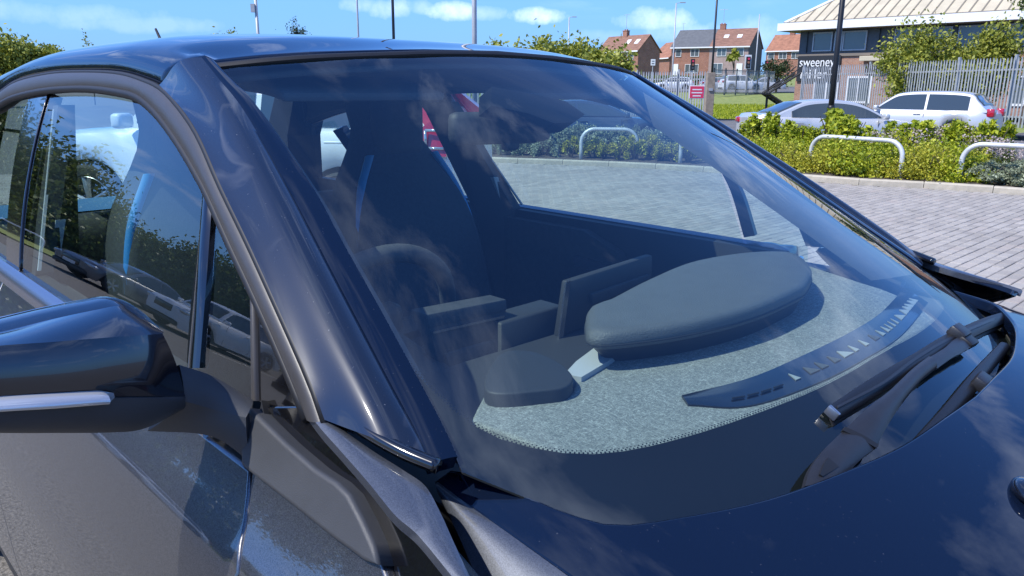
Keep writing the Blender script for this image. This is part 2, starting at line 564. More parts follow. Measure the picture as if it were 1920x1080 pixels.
# ------------------------------------------------------------------ materials
MT = {}
MT['black_paint'] = car_paint('black_paint', (.003, .007, .020), 0.0, .5, dust=.003, coat_ior=1.55, specks=.12, bspec=.0)
MT['pillar_paint'] = car_paint('pillar_paint', (.009, .012, .020), 0.0, .32, dust=.010, coat_ior=1.8, specks=.35, bspec=.10, smear=.16, coat_rough=.03)
MT['grey_paint'] = car_paint('grey_paint', (.10, .10, .105), .8, .36, dust=.008, flake=.5, coat_ior=1.7)
MT['flank_paint'] = car_paint('flank_paint', (.060, .067, .082), .35, .45, dust=.03, flake=.4, coat_ior=1.7, smear=.12, specks=.2)
MT['gloss_black'] = car_paint('gloss_black', (.004, .004, .005), 0.0, .15, dust=.004)
MT['rubber'] = mat('rubber', (.010, .010, .011), .55)
MT['frame_matte'] = mat('frame_matte', (.050, .047, .046), .42, var=.06, vscale=30, bump=.05, bscale=900)
MT['plastic_grey'] = mat('plastic_grey', (.046, .048, .052), .5, var=.08, vscale=20, bump=.15, bscale=900)
MT['plastic_dark'] = mat('plastic_dark', (.022, .023, .025), .5, var=.1, vscale=30, bump=.1, bscale=700)
MT['cowl'] = mat('cowl', (.045, .043, .042), .6, var=.2, vscale=18, bump=.1, bscale=400)
MT['chrome'] = mat('chrome', (.80, .82, .86), .12, metal=1.0)
MT['satin'] = mat('satin_trim', (.30, .31, .36), .25, metal=.9)
MT['ws_glass'] = glass_mat('windscreen_glass', (.87, .99, .96), 1.52, 1.25, 0.0, dust=.003)
MT['side_glass'] = glass_mat('side_glass', (.83, .97, .94), 1.52, 1.6, 0.0, dust=.002)
MT['dark_glass'] = glass_mat('dark_glass', (.22, .26, .27), 1.52, 1.8)
MT['frit'] = mat('frit', (.008, .009, .011), .8, spec=.1)

# ------------------------------------------------------------------ guide surfaces of the dark car (right side is y < 0)
def ws_x(y, z):
    t = (1.525-z)/(1.525-1.03)
    x0 = -.66 + .93*t + .05*t*(1-t)*2
    a = abs(y)
    k6 = .55 + 1.1*min(1.2, max(0.0, (z-1.08)/.41))
    return x0 - .35*a*a - k6*a**6
S_ws = Surf('x', ws_x, 1)
_zk = np.array([0, .2, .3, .5, .7, .82, .90, .955, .985, 1.02, 1.06, 1.2])
_yk = np.array([.78, .83, .85, .868, .870, .858, .842, .822, .800, .778, .758, .70])
def pchip(xk, yk):
    h = np.diff(xk); d = np.diff(yk)/h; m_ = np.zeros(len(xk))
    for i in range(1, len(xk)-1):
        m_[i] = 0 if d[i-1]*d[i] <= 0 else 2*d[i-1]*d[i]/(d[i-1]+d[i])
    m_[0], m_[-1] = d[0], d[-1]
    def f(x):
        i = int(np.clip(np.searchsorted(xk, x)-1, 0, len(xk)-2)); t = (x-xk[i])/h[i]
        return ((1+2*t)*(1-t)**2*yk[i] + t*(1-t)**2*h[i]*m_[i] + t*t*(3-2*t)*yk[i+1] + t*t*(t-1)*h[i]*m_[i+1])
    return f
_side = pchip(_zk, _yk)
def side_y(x, z):
    e = max(0.0, x-.15); r = max(0.0, -1.9-x)
    return -(_side(z) - .10*e*e - .08*r*r)
S_side = Surf('y', side_y, -1)
def glass_y(x, z):
    t = (z-1.06)/.4
    r = max(0.0, -1.6-x); e = max(0.0, x+.9)
    return -(.752 - .395*(z-1.06) + .016*4*t*(1-t) - .05*r*r - .03*e*e)
S_gl = Surf('y', glass_y, -1)
def hood_z(x, y):
    a = abs(y)
    z = 1.108 - .12*x - .20*x*x*(1 if x > 0 else .2) - .10*a*a
    if a > .56: z -= 2.4*(a-.56)**2
    return z
S_hood = Surf('z', hood_z, 1)
def low_z(x, y):
    a = abs(y); z = 1.100 - .12*x - .20*x*x*(1 if x > 0 else .2) - .10*min(a, .60)**2
    if a > .60: z -= .72*(a-.60)
    return z
S_low = Surf('z', low_z, 1)

# ------------------------------------------------------------------ the dark hatchback close to the lens
car = thing('parked_hatchback', 'dark grey hatchback with black bonnet and roof filling the foreground, seen past its door mirror', 'car')

FO_px = [(0, 182), (37, 157), (100, 142), (167, 139), (233, 143), (283, 158), (315, 175), (350, 213), (383, 263), (425, 355), (477, 460), (533, 580), (593, 713), (622, 792)]
FI_px = [(0, 200), (33, 184), (92, 172), (167, 169), (233, 177), (267, 188), (300, 217), (333, 260), (360, 302), (382, 340), (398, 370), (440, 462), (480, 545), (520, 632), (556, 715), (585, 785)]
FO = S_gl.px(FO_px); FI = S_gl.px(FI_px)
# carry both lines back over the rear door, out of the frame
FO = [np.array([x, S_gl.f(x, z), z]) for x, z in ((-2.64, 1.31), (-2.3, 1.385))] + [p for p in FO if p[0] > -2.05]
FI = [np.array([x, S_gl.f(x, z), z]) for x, z in ((-2.62, 1.28), (-2.3, 1.350))] + [p for p in FI if p[0] > -2.05]
def up_off(pts, S, d): return [p + S.N(*S.uv(p))*d for p in pts]

def both(fn):
    a = fn(False); b = fn(True)
    return a, b

def frame_prof(s): return .004*math.sin(math.pi*min(1, max(0, s)))**.5 + .003*math.sin(math.pi*s)
both(lambda mr: ribbon('window_surround', up_off(FO, S_gl, .010), up_off(FI, S_gl, .006), MT['frame_matte'], car, 90, 9, thick=.02, prof=frame_prof, mirror=mr))
# rubber seals at both sides of the surround
def line_tube(name, pts, r, m, parent, mr=False, n=70, seg=6):
    bm = bmesh.new(); tube(bm, catmull(pts, n), r, seg)
    if mr:
        for v in bm.verts: v.co.y = -v.co.y
        bmesh.ops.reverse_faces(bm, faces=bm.faces[:])
    return bm_obj(name, bm, m, parent, True)
both(lambda mr: line_tube('window_seal', up_off(FI, S_gl, .004), .0085, MT['rubber'], car, mr))
both(lambda mr: line_tube('roof_seal', up_off(FO, S_gl, .007), .006, MT['rubber'], car, mr))

# ---- A-pillar: outer facet, crease, windscreen facet
O_px = [(311, 166), (353, 209), (388, 262), (430, 355), (482, 460), (538, 580), (598, 712), (626, 786)]
K_px = [(388, 118), (420, 158), (467, 217), (547, 355), (640, 530), (740, 720), (790, 813), (818, 874)]
I_px = [(400, 119), (440, 160), (480, 203), (583, 353), (640, 457), (707, 577), (783, 717), (827, 800), (858, 866)]
O_r = up_off(S_gl.px(O_px), S_gl, .012)
I_r = S_ws.px(I_px)
K_r = [S_ws.hit(x, y) for x, y in K_px]
K_r = [p + S_ws.N(*S_ws.uv(p))*.010 + np.array([0, -.006, 0]) for p in K_r]
both(lambda mr: ribbon('windscreen_pillar', O_r, K_r, MT['pillar_paint'], car, 70, 17, prof=lambda q: .012*(math.sin(math.pi*q**1.7))+.003*math.sin(math.pi*q), thick=.02, out=(.3, -1, .6), mirror=mr))
both(lambda mr: ribbon('pillar_trim', K_r, [p + np.array([.0, 0, .006]) for p in I_r], MT['black_paint'], car, 70, 5, bulge=.002, thick=.02, out=(1, -.3, 1), mirror=mr))

# ---- windscreen
edge = catmull(I_r, 26)
hdr_px = [(404, 123), (500, 113), (600, 106), (740, 101), (812, 99)]
hdr = S_ws.px(hdr_px)
hz = np.array([[p[1], p[2]] for p in hdr]); 
hl = [(y, z) for y, z in hz if y < -.03] + [(0.0, 1.522)]
low = edge[-1]
_wb = [S_ws.hit(x, y) for x, y in [(866, 885), (900, 899), (960, 923), (1060, 964), (1165, 994)]]
_wb = [(p[1], min(p[2], low[2]-.004*(i+1))) for i, p in enumerate(_wb)]
_wb = _wb + [(-.40, .985), (-.2, .972), (0, .968)]
ws_bot = [(-y, z) for y, z in _wb[:-1]] + _wb[::-1]
print('foot', [tuple(round(c, 3) for c in q) for q in _wb], low)
ws_uv = []
for y, z in hl: ws_uv.append((y, z))
ws_uv += [(-y, z) for y, z in hl[-2::-1]]
rt = [(-p[1], p[2]) for p in edge[1:]]
ws_uv += rt
ws_uv += [(y, z) for y, z in ws_bot]
ws_uv += [(p[1], p[2]) for p in edge[:0:-1]]
fill('windscreen', [S_ws.P(y, z) for y, z in ws_uv], S_ws, MT['ws_glass'], car, grid=.03, edge=0, thick=0)

# frit: the dark printed border, a sheet just inside the glass, with a dotted inner rim
frit_px = [(470, 190), (560, 330), (640, 480), (720, 622), (800, 718), (870, 782), (940, 820), (1010, 838), (1090, 848), (1180, 841), (1300, 812), (1420, 772), (1530, 728), (1640, 668), (1720, 610)]
fr_in = [S_ws.hit(x, y) for x, y in frit_px]
fr_in = [p for p in fr_in if p[1] < .02]
inn = catmull(fr_in, 40)
innL = [(p[1], p[2]) for p in inn]
ye, ze = innL[-1]
innR = [(-y, z) for y, z in innL[::-1]]
bottom = ws_bot
outerR = [(-p[1]*1.0, p[2]) for p in edge[2:]]
frit_uv = innL + innR[(1 if abs(ye) < .02 else 0):] + outerR + bottom + [(p[1], p[2]) for p in edge[:1:-1]]
def inset(uv): return [S_ws.P(y, z) for y, z in uv]
fill('windscreen_border', inset(frit_uv), S_ws, MT['frit'], car, grid=.03, off=-.004, edge=0, thick=.001)
# dots of the border
bm = bmesh.new()
dots = catmull(np.array([S_ws.P(y, z) for y, z in innL + innR]), 560)
for row, (rr, sh) in enumerate(((.0012, .0014), (.0009, .0038))):
    for i in range(0, len(dots)-1):
        p = dots[i] if row == 0 else .5*(dots[i]+dots[i+1])
        N = S_ws.N(p[1], p[2]); t = dots[min(i+1, len(dots)-1)]-dots[i]; t /= np.linalg.norm(t)+1e-9
        up = np.cross(N, t); up = up if up[2] > 0 else -up
        q = p + up*sh - N*.004; b = np.cross(N, t)
        ring = [bm.verts.new(q + (t*math.cos(a) + b*math.sin(a))*rr) for a in np.linspace(0, 2*math.pi, 6, endpoint=False)]
        bm.faces.new(ring)
tag(bm_obj('border_dot', bm, MT['frit'], car), kind='stuff')
hd = [S_ws.P(y, z) for y, z in ([(y, z) for y, z in hl] + [(-y, z) for y, z in hl[-2::-1]])]
ribbon('header_seal', [p + np.array([-.004, 0, .004]) for p in hd], [p + np.array([.012, 0, -.002]) for p in hd], MT['rubber'], car, 60, 4, bulge=.003, out=(.5, 0, 1))

# ---- roof: cross-sections lofted between the two roof edges
seam = [S_gl.hit(316, 173)]
_f = catmull(FO, 200); R0x = _f[:, 0]; R0z = _f[:, 2]
o_ = np.argsort(R0x); R0x, R0z = R0x[o_], R0z[o_]
xs0 = float(seam[0][0])
hdr_full = hd
hy = np.array([p[1] for p in hdr_full]); hx = np.array([p[0] for p in hdr_full]); hzv = np.array([p[2] for p in hdr_full])
crown = pchip(np.array([-3.0, -2.6, -2.1, -1.6, -1.2, -.9, -.66]), np.array([1.40, 1.475, 1.545, 1.572, 1.572, 1.556, 1.530]))
NS, NP = 70, 61
rv = []
for i in range(NS):
    u = i/(NS-1)
    xr = xs0 + (-2.55-xs0)*u
    zr = float(np.interp(xr, R0x, R0z)) + .004
    yr = -glass_y(xr, zr) + .005
    row = []
    for j in range(NP):
        phi = math.pi*j/(NP-1)
        cy, sz = math.cos(phi), math.sin(phi)
        e = 2/2.9
        y = -yr*math.copysign(abs(cy)**e, cy)
        if abs(cy) < 1e-6: y = 0
        # front station follows the header; sideways it runs to the seam
        xh = float(np.interp(y, hy, hx)) if abs(y) < abs(hy[0]) else None
        if xh is None:
            q = (abs(y)-abs(hy[0]))/(yr-abs(hy[0])+1e-6); xh = hx[0]*(1-q) + xs0*q
        xf = xh - .006
        x = xf + (-2.55-xf)*u
        zc = crown(x)
        z = zr + (zc-zr)*abs(sz)**e
        if u < .12 and abs(y) < abs(hy[0]):
            zt = float(np.interp(y, hy, hzv)) + .006; q = (1-u/.12)**2; z = z*(1-q) + zt*q
        row.append(np.array([x, y, z]))
    rv += row
fc = [(i*NP+j, i*NP+j+1, (i+1)*NP+j+1, (i+1)*NP+j) for i in range(NS-1) for j in range(NP-1)]
ro = mesh_obj('roof', rv, fc, MT['black_paint'], car, True)
sm = ro.modifiers.new('thick', 'SOLIDIFY'); sm.thickness = .008; sm.offset = -1 if ro.data.polygons[len(fc)//2].normal.z > 0 else 1
if ro.data.polygons[len(fc)//2].normal.z < 0:
    ro.data.flip_normals()
    sm.offset = -1
# pillar-to-roof seam and antenna
bm = bmesh.new()
ab = at(309, 83, 2.9)
tube(bm, [ab + np.array([.0, 0, -.02]), ab + np.array([-.02, 0, .0]), ab + np.array([-.075, 0, .058])], [.006, .006, .0045], 8)
bm_obj('aerial', bm, MT['rubber'], car, True)

# ---- side glazing
belt_z = 1.062
bp_t, bp_b = S_gl.hit(92, 173), S_gl.hit(38, 511)
dv_t, dv_b = S_gl.hit(386, 352), S_gl.hit(352, 690)
q_b = S_gl.hit(470, 748)
top_arc = [p for p in catmull(FI, 160) if bp_t[0] < p[0] < dv_t[0]+.004]
def P_gl(x, z): return np.array([x, S_gl.f(x, z), z])
door_glass = [bp_t] + top_arc + [dv_t, np.array(P_gl(dv_b[0], belt_z-.03)), P_gl(bp_b[0], belt_z-.03)]
both(lambda mr: fill('door_window', door_glass, S_gl, MT['side_glass'], car, grid=.04, off=-.004, edge=0, thick=0, mirror=mr))
qarc = S_gl.px([(399, 374), (425, 430), (452, 487), (470, 530)])
quarter = [dv_t + np.array([.01, 0, 0])] + qarc + [P_gl(q_b[0], q_b[2]), P_gl(q_b[0], belt_z-.03), P_gl(dv_b[0]+.01, belt_z-.03)]
both(lambda mr: fill('quarter_window', quarter, S_gl, MT['side_glass'], car, grid=.03, off=-.004, edge=0, thick=0, mirror=mr))
both(lambda mr: ribbon('window_divider', S_gl.px([(382, 345), (376, 420), (368, 520), (352, 692)]), S_gl.px([(398, 371), (394, 430), (386, 540), (374, 690)]), MT['gloss_black'], car, 30, 7, bulge=.006, thick=.012, mirror=mr))
both(lambda mr: ribbon('quarter_seal', S_gl.px([(470, 530), (471, 600), (472, 680), (473, 750)]), S_gl.px([(478, 542), (480, 605), (481, 680), (482, 752)]), MT['frame_matte'], car, 20, 5, bulge=.004, thick=.02, mirror=mr))
# black sail panel in front of the quarter window
sail = S_gl.px([(482, 552), (520, 636), (556, 722), (584, 782), (560, 772), (484, 752)])
both(lambda mr: fill('sail_panel', sail, S_gl, MT['gloss_black'], car, grid=.03, off=-.002, edge=.003, thick=.015, mirror=mr))
# B-pillar and rear side window
bpil = [P_gl(x, z) for x, z in ((bp_t[0]-.012, bp_t[2]), (bp_b[0]-.012, bp_b[2]), (bp_b[0]-.12, 1.05), (bp_t[0]-.16, bp_t[2]-.012))]
both(lambda mr: fill('door_pillar', bpil, S_gl, MT['gloss_black'], car, grid=.03, off=0, edge=.003, thick=.03, mirror=mr))
rw = [P_gl(bp_t[0]-.17, bp_t[2]-.012)] + [P_gl(bp_b[0]-.13, 1.05), P_gl(-2.12, 1.075), P_gl(-2.22, 1.30), P_gl(-2.0, 1.36), P_gl(-1.8, 1.39)]
rwz = catmull([p for p in FI], 160)
rw = [P_gl(bp_b[0]-.13, 1.05), P_gl(-2.10, 1.075), P_gl(-2.26, 1.30)] + [p for p in rwz if -2.2 < p[0] < bp_t[0]-.17]
both(lambda mr: fill('rear_side_window', rw, S_gl, MT['side_glass'], car, grid=.04, off=-.004, edge=0, thick=0, mirror=mr))
# C-pillar
cp = [P_gl(-2.11, 1.05), P_gl(-2.27, 1.30), P_gl(-2.33, 1.29), P_gl(-2.19, 1.05)]
lw = [P_gl(-2.20, 1.07), P_gl(-2.34, 1.32), P_gl(-2.62, 1.285), P_gl(-2.66, 1.16), P_gl(-2.60, 1.07)]
both(lambda mr: fill('rear_quarter_window', lw, S_gl, MT['side_glass'], car, grid=.04, off=-.004, edge=0, thick=0, mirror=mr))
both(lambda mr: fill('rear_pillar', cp, S_gl, MT['black_paint'], car, grid=.05, off=0, edge=.004, thick=.03, mirror=mr))

# ---- belt strip, door, wing
def P_sd(x, z): return np.array([x, S_side.f(x, z), z])
bs_a = [P_gl(x, belt_z+.004) + np.array([0, -.006, 0]) for x in np.linspace(-2.1, -.40, 14)]
bs_b = [P_sd(x, 1.030) + np.array([0, -.004, 0]) for x in np.linspace(-2.1, -.36, 14)]
both(lambda mr: ribbon('belt_strip', bs_a, bs_b, MT['satin'], car, 40, 9, bulge=.008, thick=.015, out=(0, -1, .5), mirror=mr))
gap_t, gap_b = S_side.hit(474, 874), S_side.hit(446, 1078)
door = [P_sd(gap_t[0]-.006, 1.026), P_sd(gap_b[0]-.006, gap_b[2]), P_sd(-.36, .60), P_sd(-.42, .34), P_sd(-1.05, .33), P_sd(-1.20, .42), P_sd(-1.30, .62), P_sd(-1.40, .80), P_sd(-1.44, 1.026)]
both(lambda mr: fill('front_door', door, S_side, MT['grey_paint'], car, grid=.028, off=0, edge=.005, thick=.02, mirror=mr))
rdoor = [P_sd(-1.448, 1.026), P_sd(-1.408, .80), P_sd(-1.308, .615), P_sd(-1.21, .412), P_sd(-1.7, .38), P_sd(-1.98, .55), P_sd(-2.1, .78), P_sd(-2.12, 1.026)]
both(lambda mr: fill('rear_door', rdoor, S_side, MT['grey_paint'], car, grid=.04, off=0, edge=.005, thick=.02, mirror=mr))
rq = [P_sd(-2.128, 1.026), P_sd(-2.108, .78), P_sd(-2.12, .72), P_sd(-2.3, .83), P_sd(-2.5, .86), P_sd(-2.75, .84), P_sd(-2.8, 1.02)]
both(lambda mr: fill('rear_wing', rq, S_side, MT['grey_paint'], car, grid=.05, off=0, edge=.005, thick=.02, mirror=mr))
sill = [P_sd(-.40, .33), P_sd(-.40, .20), P_sd(-1.7, .20), P_sd(-1.7, .37), P_sd(-1.2, .40), P_sd(-1.05, .322)]
both(lambda mr: fill('sill', sill, S_side, MT['plastic_dark'], car, grid=.06, off=-.01, edge=.005, thick=.03, mirror=mr))
# wing (grey) below the plastic fin, wheel arch below the frame
wing_px = [(480, 884), (560, 943), (640, 1005), (712, 1060)]
wing_t = S_side.px(wing_px)
x_e = wing_t[-1][0]
wing = [P_sd(gap_b[0]+.004, gap_b[2]), P_sd(gap_t[0]+.004, gap_t[2]-.004)] + wing_t[1:] + [P_sd(x_e+.16, wing_t[-1][2]-.10), P_sd(.42, .70), P_sd(.36, .72), P_sd(.18, .745), P_sd(0.0, .72), P_sd(-.16, .66), P_sd(-.27, .55), P_sd(-.33, .42), P_sd(-.40, .34), P_sd(-.352, .60)]
both(lambda mr: fill('front_wing', wing, S_side, MT['grey_paint'], car, grid=.028, off=0, edge=.005, thick=.02, mirror=mr))

# ---- matte fin behind the mirror foot
fin = S_side.px([(464, 786), (479, 776), (547, 842), (600, 888), (640, 914), (662, 936), (685, 980), (704, 1022), (717, 1055), (640, 1000), (560, 937), (480, 876), (470, 868)])
both(lambda mr: fill('mirror_fin', fin, S_side, MT['plastic_grey'], car, grid=.02, off=.010, edge=.006, thick=.02, mirror=mr))

# ---- shoulder between wing and bonnet
cre_px = [(572, 764), (600, 802), (640, 847), (690, 904), (740, 965), (784, 1004), (847, 1080), (905, 1150)]
top_px = [(592, 774), (612, 784), (640, 804), (700, 846), (760, 884), (798, 912), (826, 962), (850, 1015), (882, 1082), (930, 1160)]
low_px = [(486, 764), (547, 828), (600, 874), (640, 902), (664, 926), (689, 972), (708, 1016), (722, 1060), (745, 1130), (800, 1160)]
G_cre = S_side.px(cre_px)
_n = np.cross(G_cre[-1]-G_cre[0], np.array([0, 1, .10])); _c = G_cre[3]
def on_shoulder(px_list, up=0.0):
    out = []
    for x, y in px_list:
        r = ray(x, y); out.append(CAM + r*((_n @ (_c-CAM))/(_n @ r)) + np.array([0, 0, up]))
    return out
G_top = on_shoulder(top_px)
G_cr2 = on_shoulder(cre_px)
both(lambda mr: ribbon('shoulder_panel', G_cr2, G_top, MT['flank_paint'], car, 60, 7, bulge=.003, thick=.012, out=(0, -.2, 1), mirror=mr))
both(lambda mr: fill('shoulder_side', S_side.px(low_px + cre_px[::-1]), S_side, MT['gloss_black'], car, grid=.02, off=-.010, edge=.003, thick=.015, mirror=mr))
H_edge = [S_hood.hit(x, y) for x, y in [(822, 903), (880, 945), (960, 1000), (1075, 1080), (1200, 1168), (1400, 1310)]]
H_gap = [S_hood.hit(x, y) + np.array([0, 0, -.001]) for x, y in [(822, 926), (850, 982), (872, 1030), (894, 1082), (930, 1160), (990, 1300)]]
both(lambda mr: ribbon('bonnet_flank', H_gap, H_edge, MT['flank_paint'], car, 40, 9, bulge=.006, thick=.02, out=(0, -.3, 1), mirror=mr))
# dark channel under the shut lines
both(lambda mr: ribbon('shut_line', [p + np.array([0, .0, -.045]) for p in on_shoulder([(560, 760), (700, 830), (810, 900), (850, 985), (890, 1080), (940, 1170)])], [p + np.array([0, .01, -.05]) for p in [S_hood.hit(x, y) for x, y in [(640, 770), (740, 830), (828, 900), (862, 975), (900, 1080), (945, 1170)]]], MT['rubber'], car, 40, 5, thick=.01, out=(0, -.3, 1), mirror=mr))
both(lambda mr: line_tube('pillar_foot_seal', [p + np.array([0, 0, .004]) for p in on_shoulder([(606, 774), (645, 797), (700, 833), (760, 866), (822, 892)], .006)], .008, MT['gloss_black'], car, mr, 30))

# ---- bonnet
he = catmull(H_edge, 24)
rear_px = [(845, 888), (875, 890), (960, 925), (1060, 968), (1165, 991), (1300, 972), (1445, 941), (1580, 892), (1700, 838), (1800, 770), (1880, 700)]
rear = [S_hood.hit(x, y) for x, y in rear_px]
rear = [p for p in rear if p[1] < -.02]
rr_ = catmull(rear, 30)
ctr_x = float(rr_[-1][0]) + .002
rear_l = [(p[0], p[1]) for p in rr_] + [(ctr_x, 0.0)]
rear_all = rear_l + [(x, -y) for x, y in rear_l[-2::-1]]
side_l = [(p[0], p[1]) for p in he]
front = [(.80, -.50), (.90, -.3), (.94, 0), (.90, .3), (.80, .50)]
side_use = [q for q in side_l if q[0] < .78]
hood_uv = rear_all + [(x, -y) for x, y in side_use] + front[::-1] + side_use[::-1]
fill('bonnet', [S_hood.P(x, y) for x, y in hood_uv], S_hood, MT['black_paint'], car, grid=.03, off=.002, edge=.005, thick=.016)
# cowl under the windscreen foot
cw = [(x-.03, y) for x, y in rear_all]
cv, cf = [], []
for i, (x, y) in enumerate(rear_all):
    s = abs(y)/.62
    zb = S_hood.f(x, y)
    xg = ws_x(y, 1.02)
    a = np.array([x+.03, y, zb-.022]); b = np.array([x-.01, y*1.0, zb-.05]); c = np.array([min(x-.02, xg)+.0, y*.985, 1.0]) if False else np.array([x-.10, y*.985, zb-.07])
    cv += [a, b, c]
for i in range(len(rear_all)-1):
    for j in range(2): cf.append((i*3+j, i*3+j+1, (i+1)*3+j+1, (i+1)*3+j))
co = mesh_obj('cowl', cv, cf, MT['cowl'], car, True)
s_ = co.modifiers.new('thick', 'SOLIDIFY'); s_.thickness = .008

# ---- front wheel arches, wheels and lower body so the car stands on the ground
def wheel(parent, x, y, r=.345, wd=.16, sgn=-1, spokes=5):
    bm = bmesh.new()
    prof = [(.72, -.5), (.93, -.5), (1.0, -.38), (1.0, .38), (.93, .5), (.72, .5)]
    n = 32; rings = []
    for k in range(n):
        a = 2*math.pi*k/n
        rings.append([bm.verts.new((x+r*q*math.cos(a), y+wd*h, r+r*q*math.sin(a))) for q, h in prof])
    for k in range(n):
        for j in range(len(prof)-1): bm.faces.new((rings[k][j], rings[k][j+1], rings[(k+1) % n][j+1], rings[(k+1) % n][j]))
    bmesh.ops.recalc_face_normals(bm, faces=bm.faces[:])
    w_ = bm_obj('wheel', bm, MT['tyre'], parent, True, autosmooth=40)
    bm = bmesh.new()
    yo = y + sgn*wd*.40
    n = 32; ring = []
    for k in range(n):
        a = 2*math.pi*k/n
        ring.append([bm.verts.new((x+r*q*math.cos(a), yo+h*sgn, r+r*q*math.sin(a))) for q, h in ((.73, .0), (.68, .015), (.64, -.02), (.62, -.09))])
    for k in range(n):
        for j in range(3): bm.faces.new((ring[k][j], ring[k][j+1], ring[(k+1) % n][j+1], ring[(k+1) % n][j]))
    for s in range(spokes):
        a = 2*math.pi*s/spokes+.3
        for da in (-.13, .13):
            p0 = Vector((x+r*.08*math.cos(a), yo-.01*sgn, r+r*.08*math.sin(a))); p1 = Vector((x+r*.66*math.cos(a+da), yo, r+r*.66*math.sin(a+da)))
            tube(bm, [p0, (p0+p1)/2 + Vector((0, .008*sgn, 0)), p1], [.030, .022, .02], 6)
    tube(bm, [(x, yo-.02, r), (x, yo+.012*sgn, r)], .055, 16)
    bmesh.ops.recalc_face_normals(bm, faces=bm.faces[:])
    rim = bm_obj('rim', bm, MT['alloy'], w_, True, autosmooth=45)
    bm = bmesh.new(); tube(bm, [(x, y-.02, r), (x, y+.02, r)], r*.62, 24); bm_obj('brake_disc', bm, MT['plastic_dark'], w_)
    return w_
MT['tyre'] = mat('tyre', (.018, .018, .019), .75, var=.2, vscale=40)
MT['alloy'] = mat('alloy', (.42, .43, .45), .28, metal=.9)
for x, y, s in ((.22, -.76, -1), (.22, .76, 1), (-2.35, -.76, -1), (-2.35, .76, 1)): wheel(car, x, y, sgn=s)
bm = bmesh.new()
# inner tub: floor, firewall, wheel housings
box(bm, (-1.05, 0, .27), (3.3, 1.40, .10))
box(bm, (.16, 0, .62), (.04, 1.30, .56))
box(bm, (.20, 0, .40), (.5, 1.02, .3))
box(bm, (-2.66, 0, .62), (.06, 1.4, .62))
bm_obj('floor_pan', bm, MT['plastic_dark'], car)
# nose and tail closing panels
bm = bmesh.new()
prism(bm, [(-.62, .30), (.62, .30), (.70, .62), (.56, .84), (-.56, .84), (-.70, .62)], .72, .98, lambda u, v, w_: (w_ - .22*(u/.7)**2, u, v))
bm_obj('front_bumper', bm, MT['black_paint'], car)
bm = bmesh.new()
prism(bm, [(-.78, .30), (.78, .30), (.80, .75), (.70, 1.0), (-.70, 1.0), (-.80, .75)], -2.98, -2.62, lambda u, v, w_: (w_, u, v))
bm_obj('tailgate', bm, MT['black_paint'], car)
rgl = [np.array([-2.98, -.56, 1.0]), np.array([-2.98, .56, 1.0]), np.array([-2.58, .50, 1.42]), np.array([-2.58, -.50, 1.42])]
mesh_obj('rear_window', rgl, [(0, 1, 2, 3)], MT['side_glass'], car)
for s in (-1, 1):
    bm = bmesh.new()
    prism(bm, [(-2.62, 1.0), (-2.98, 1.0), (-2.58, 1.42), (-2.42, 1.42), (-2.55, 1.25)], .50*s, .66*s, lambda u, v, w_: (u, w_ + (1.42-v)*.16*s, v))
    bmesh.ops.recalc_face_normals(bm, faces=bm.faces[:])
    bm_obj('tail_pillar', bm, MT['black_paint'], car)

# jewel-like washer nozzle on the bonnet, cut by the right frame edge
wj = S_hood.hit(1912, 938)
bm = bmesh.new()
bmesh.ops.create_uvsphere(bm, u_segments=20, v_segments=10, radius=1.0)
bmesh.ops.scale(bm, vec=(.016, .028, .011), verts=bm.verts[:])
bmesh.ops.rotate(bm, verts=bm.verts[:], cent=(0, 0, 0), matrix=Matrix.Rotation(.5, 3, 'Z'))
bmesh.ops.translate(bm, vec=tuple(wj + np.array([.004, .012, .008])), verts=bm.verts[:])
bm_obj('washer_nozzle', bm, MT['gloss_black'], car, True)

# ================================================================== SETTING
MT['asphalt'] = mat('asphalt', (.07, .066, .060), .85, col2=(.26, .24, .21), vscale=75, bump=.8, bscale=110, detail=6)
MT['soil'] = mat('soil', (.055, .042, .032), .95, col2=(.13, .105, .085), vscale=14, bump=.8, bscale=40)
MT['paver_base'] = mat('paver_joint', (.075, .07, .062), .95, var=.3, vscale=30)
MT['grass'] = mat('grass', (.14, .19, .03), .9, col2=(.28, .30, .09), vscale=3, bump=.6, bscale=30)
MT['kerb'] = mat('kerb_stone', (.46, .41, .32), .85, var=.12, vscale=9, bump=.25, bscale=120)

g = mesh_obj('ground', [(-700, -700, -.30), (700, -700, -.30), (700, 700, -.30), (-700, 700, -.30)], [(0, 1, 2, 3)], MT['asphalt']); tag(g, kind='structure')
# ---- kerb line facing the paved bays
kb_px = [(560, 300), (760, 300), (975, 307), (1160, 314), (1345, 325), (1570, 345), (1750, 355), (1920, 367), (2100, 381), (2500, 410)]
KB = catmull([on_z(x, y, 0.0)[:2] for x, y in kb_px], 200)
def kb_norm(i):
    t = KB[min(i+1, 199)]-KB[max(i-1, 0)]; n = np.array([-t[1], t[0]]); n /= np.linalg.norm(n)
    return n if n @ (KB[i]-CAM[:2]) > 0 else -n
KN = np.array([kb_norm(i) for i in range(200)])
# lane on the right of the dark car: asphalt sheet
lane = mesh_obj('lane', [(-60, -40, 0.0), (40, -40, 0.0), (40, 1.02, 0.0), (-60, 1.02, 0.0)], [(0, 1, 2, 3)], MT['asphalt']); tag(lane, kind='structure')
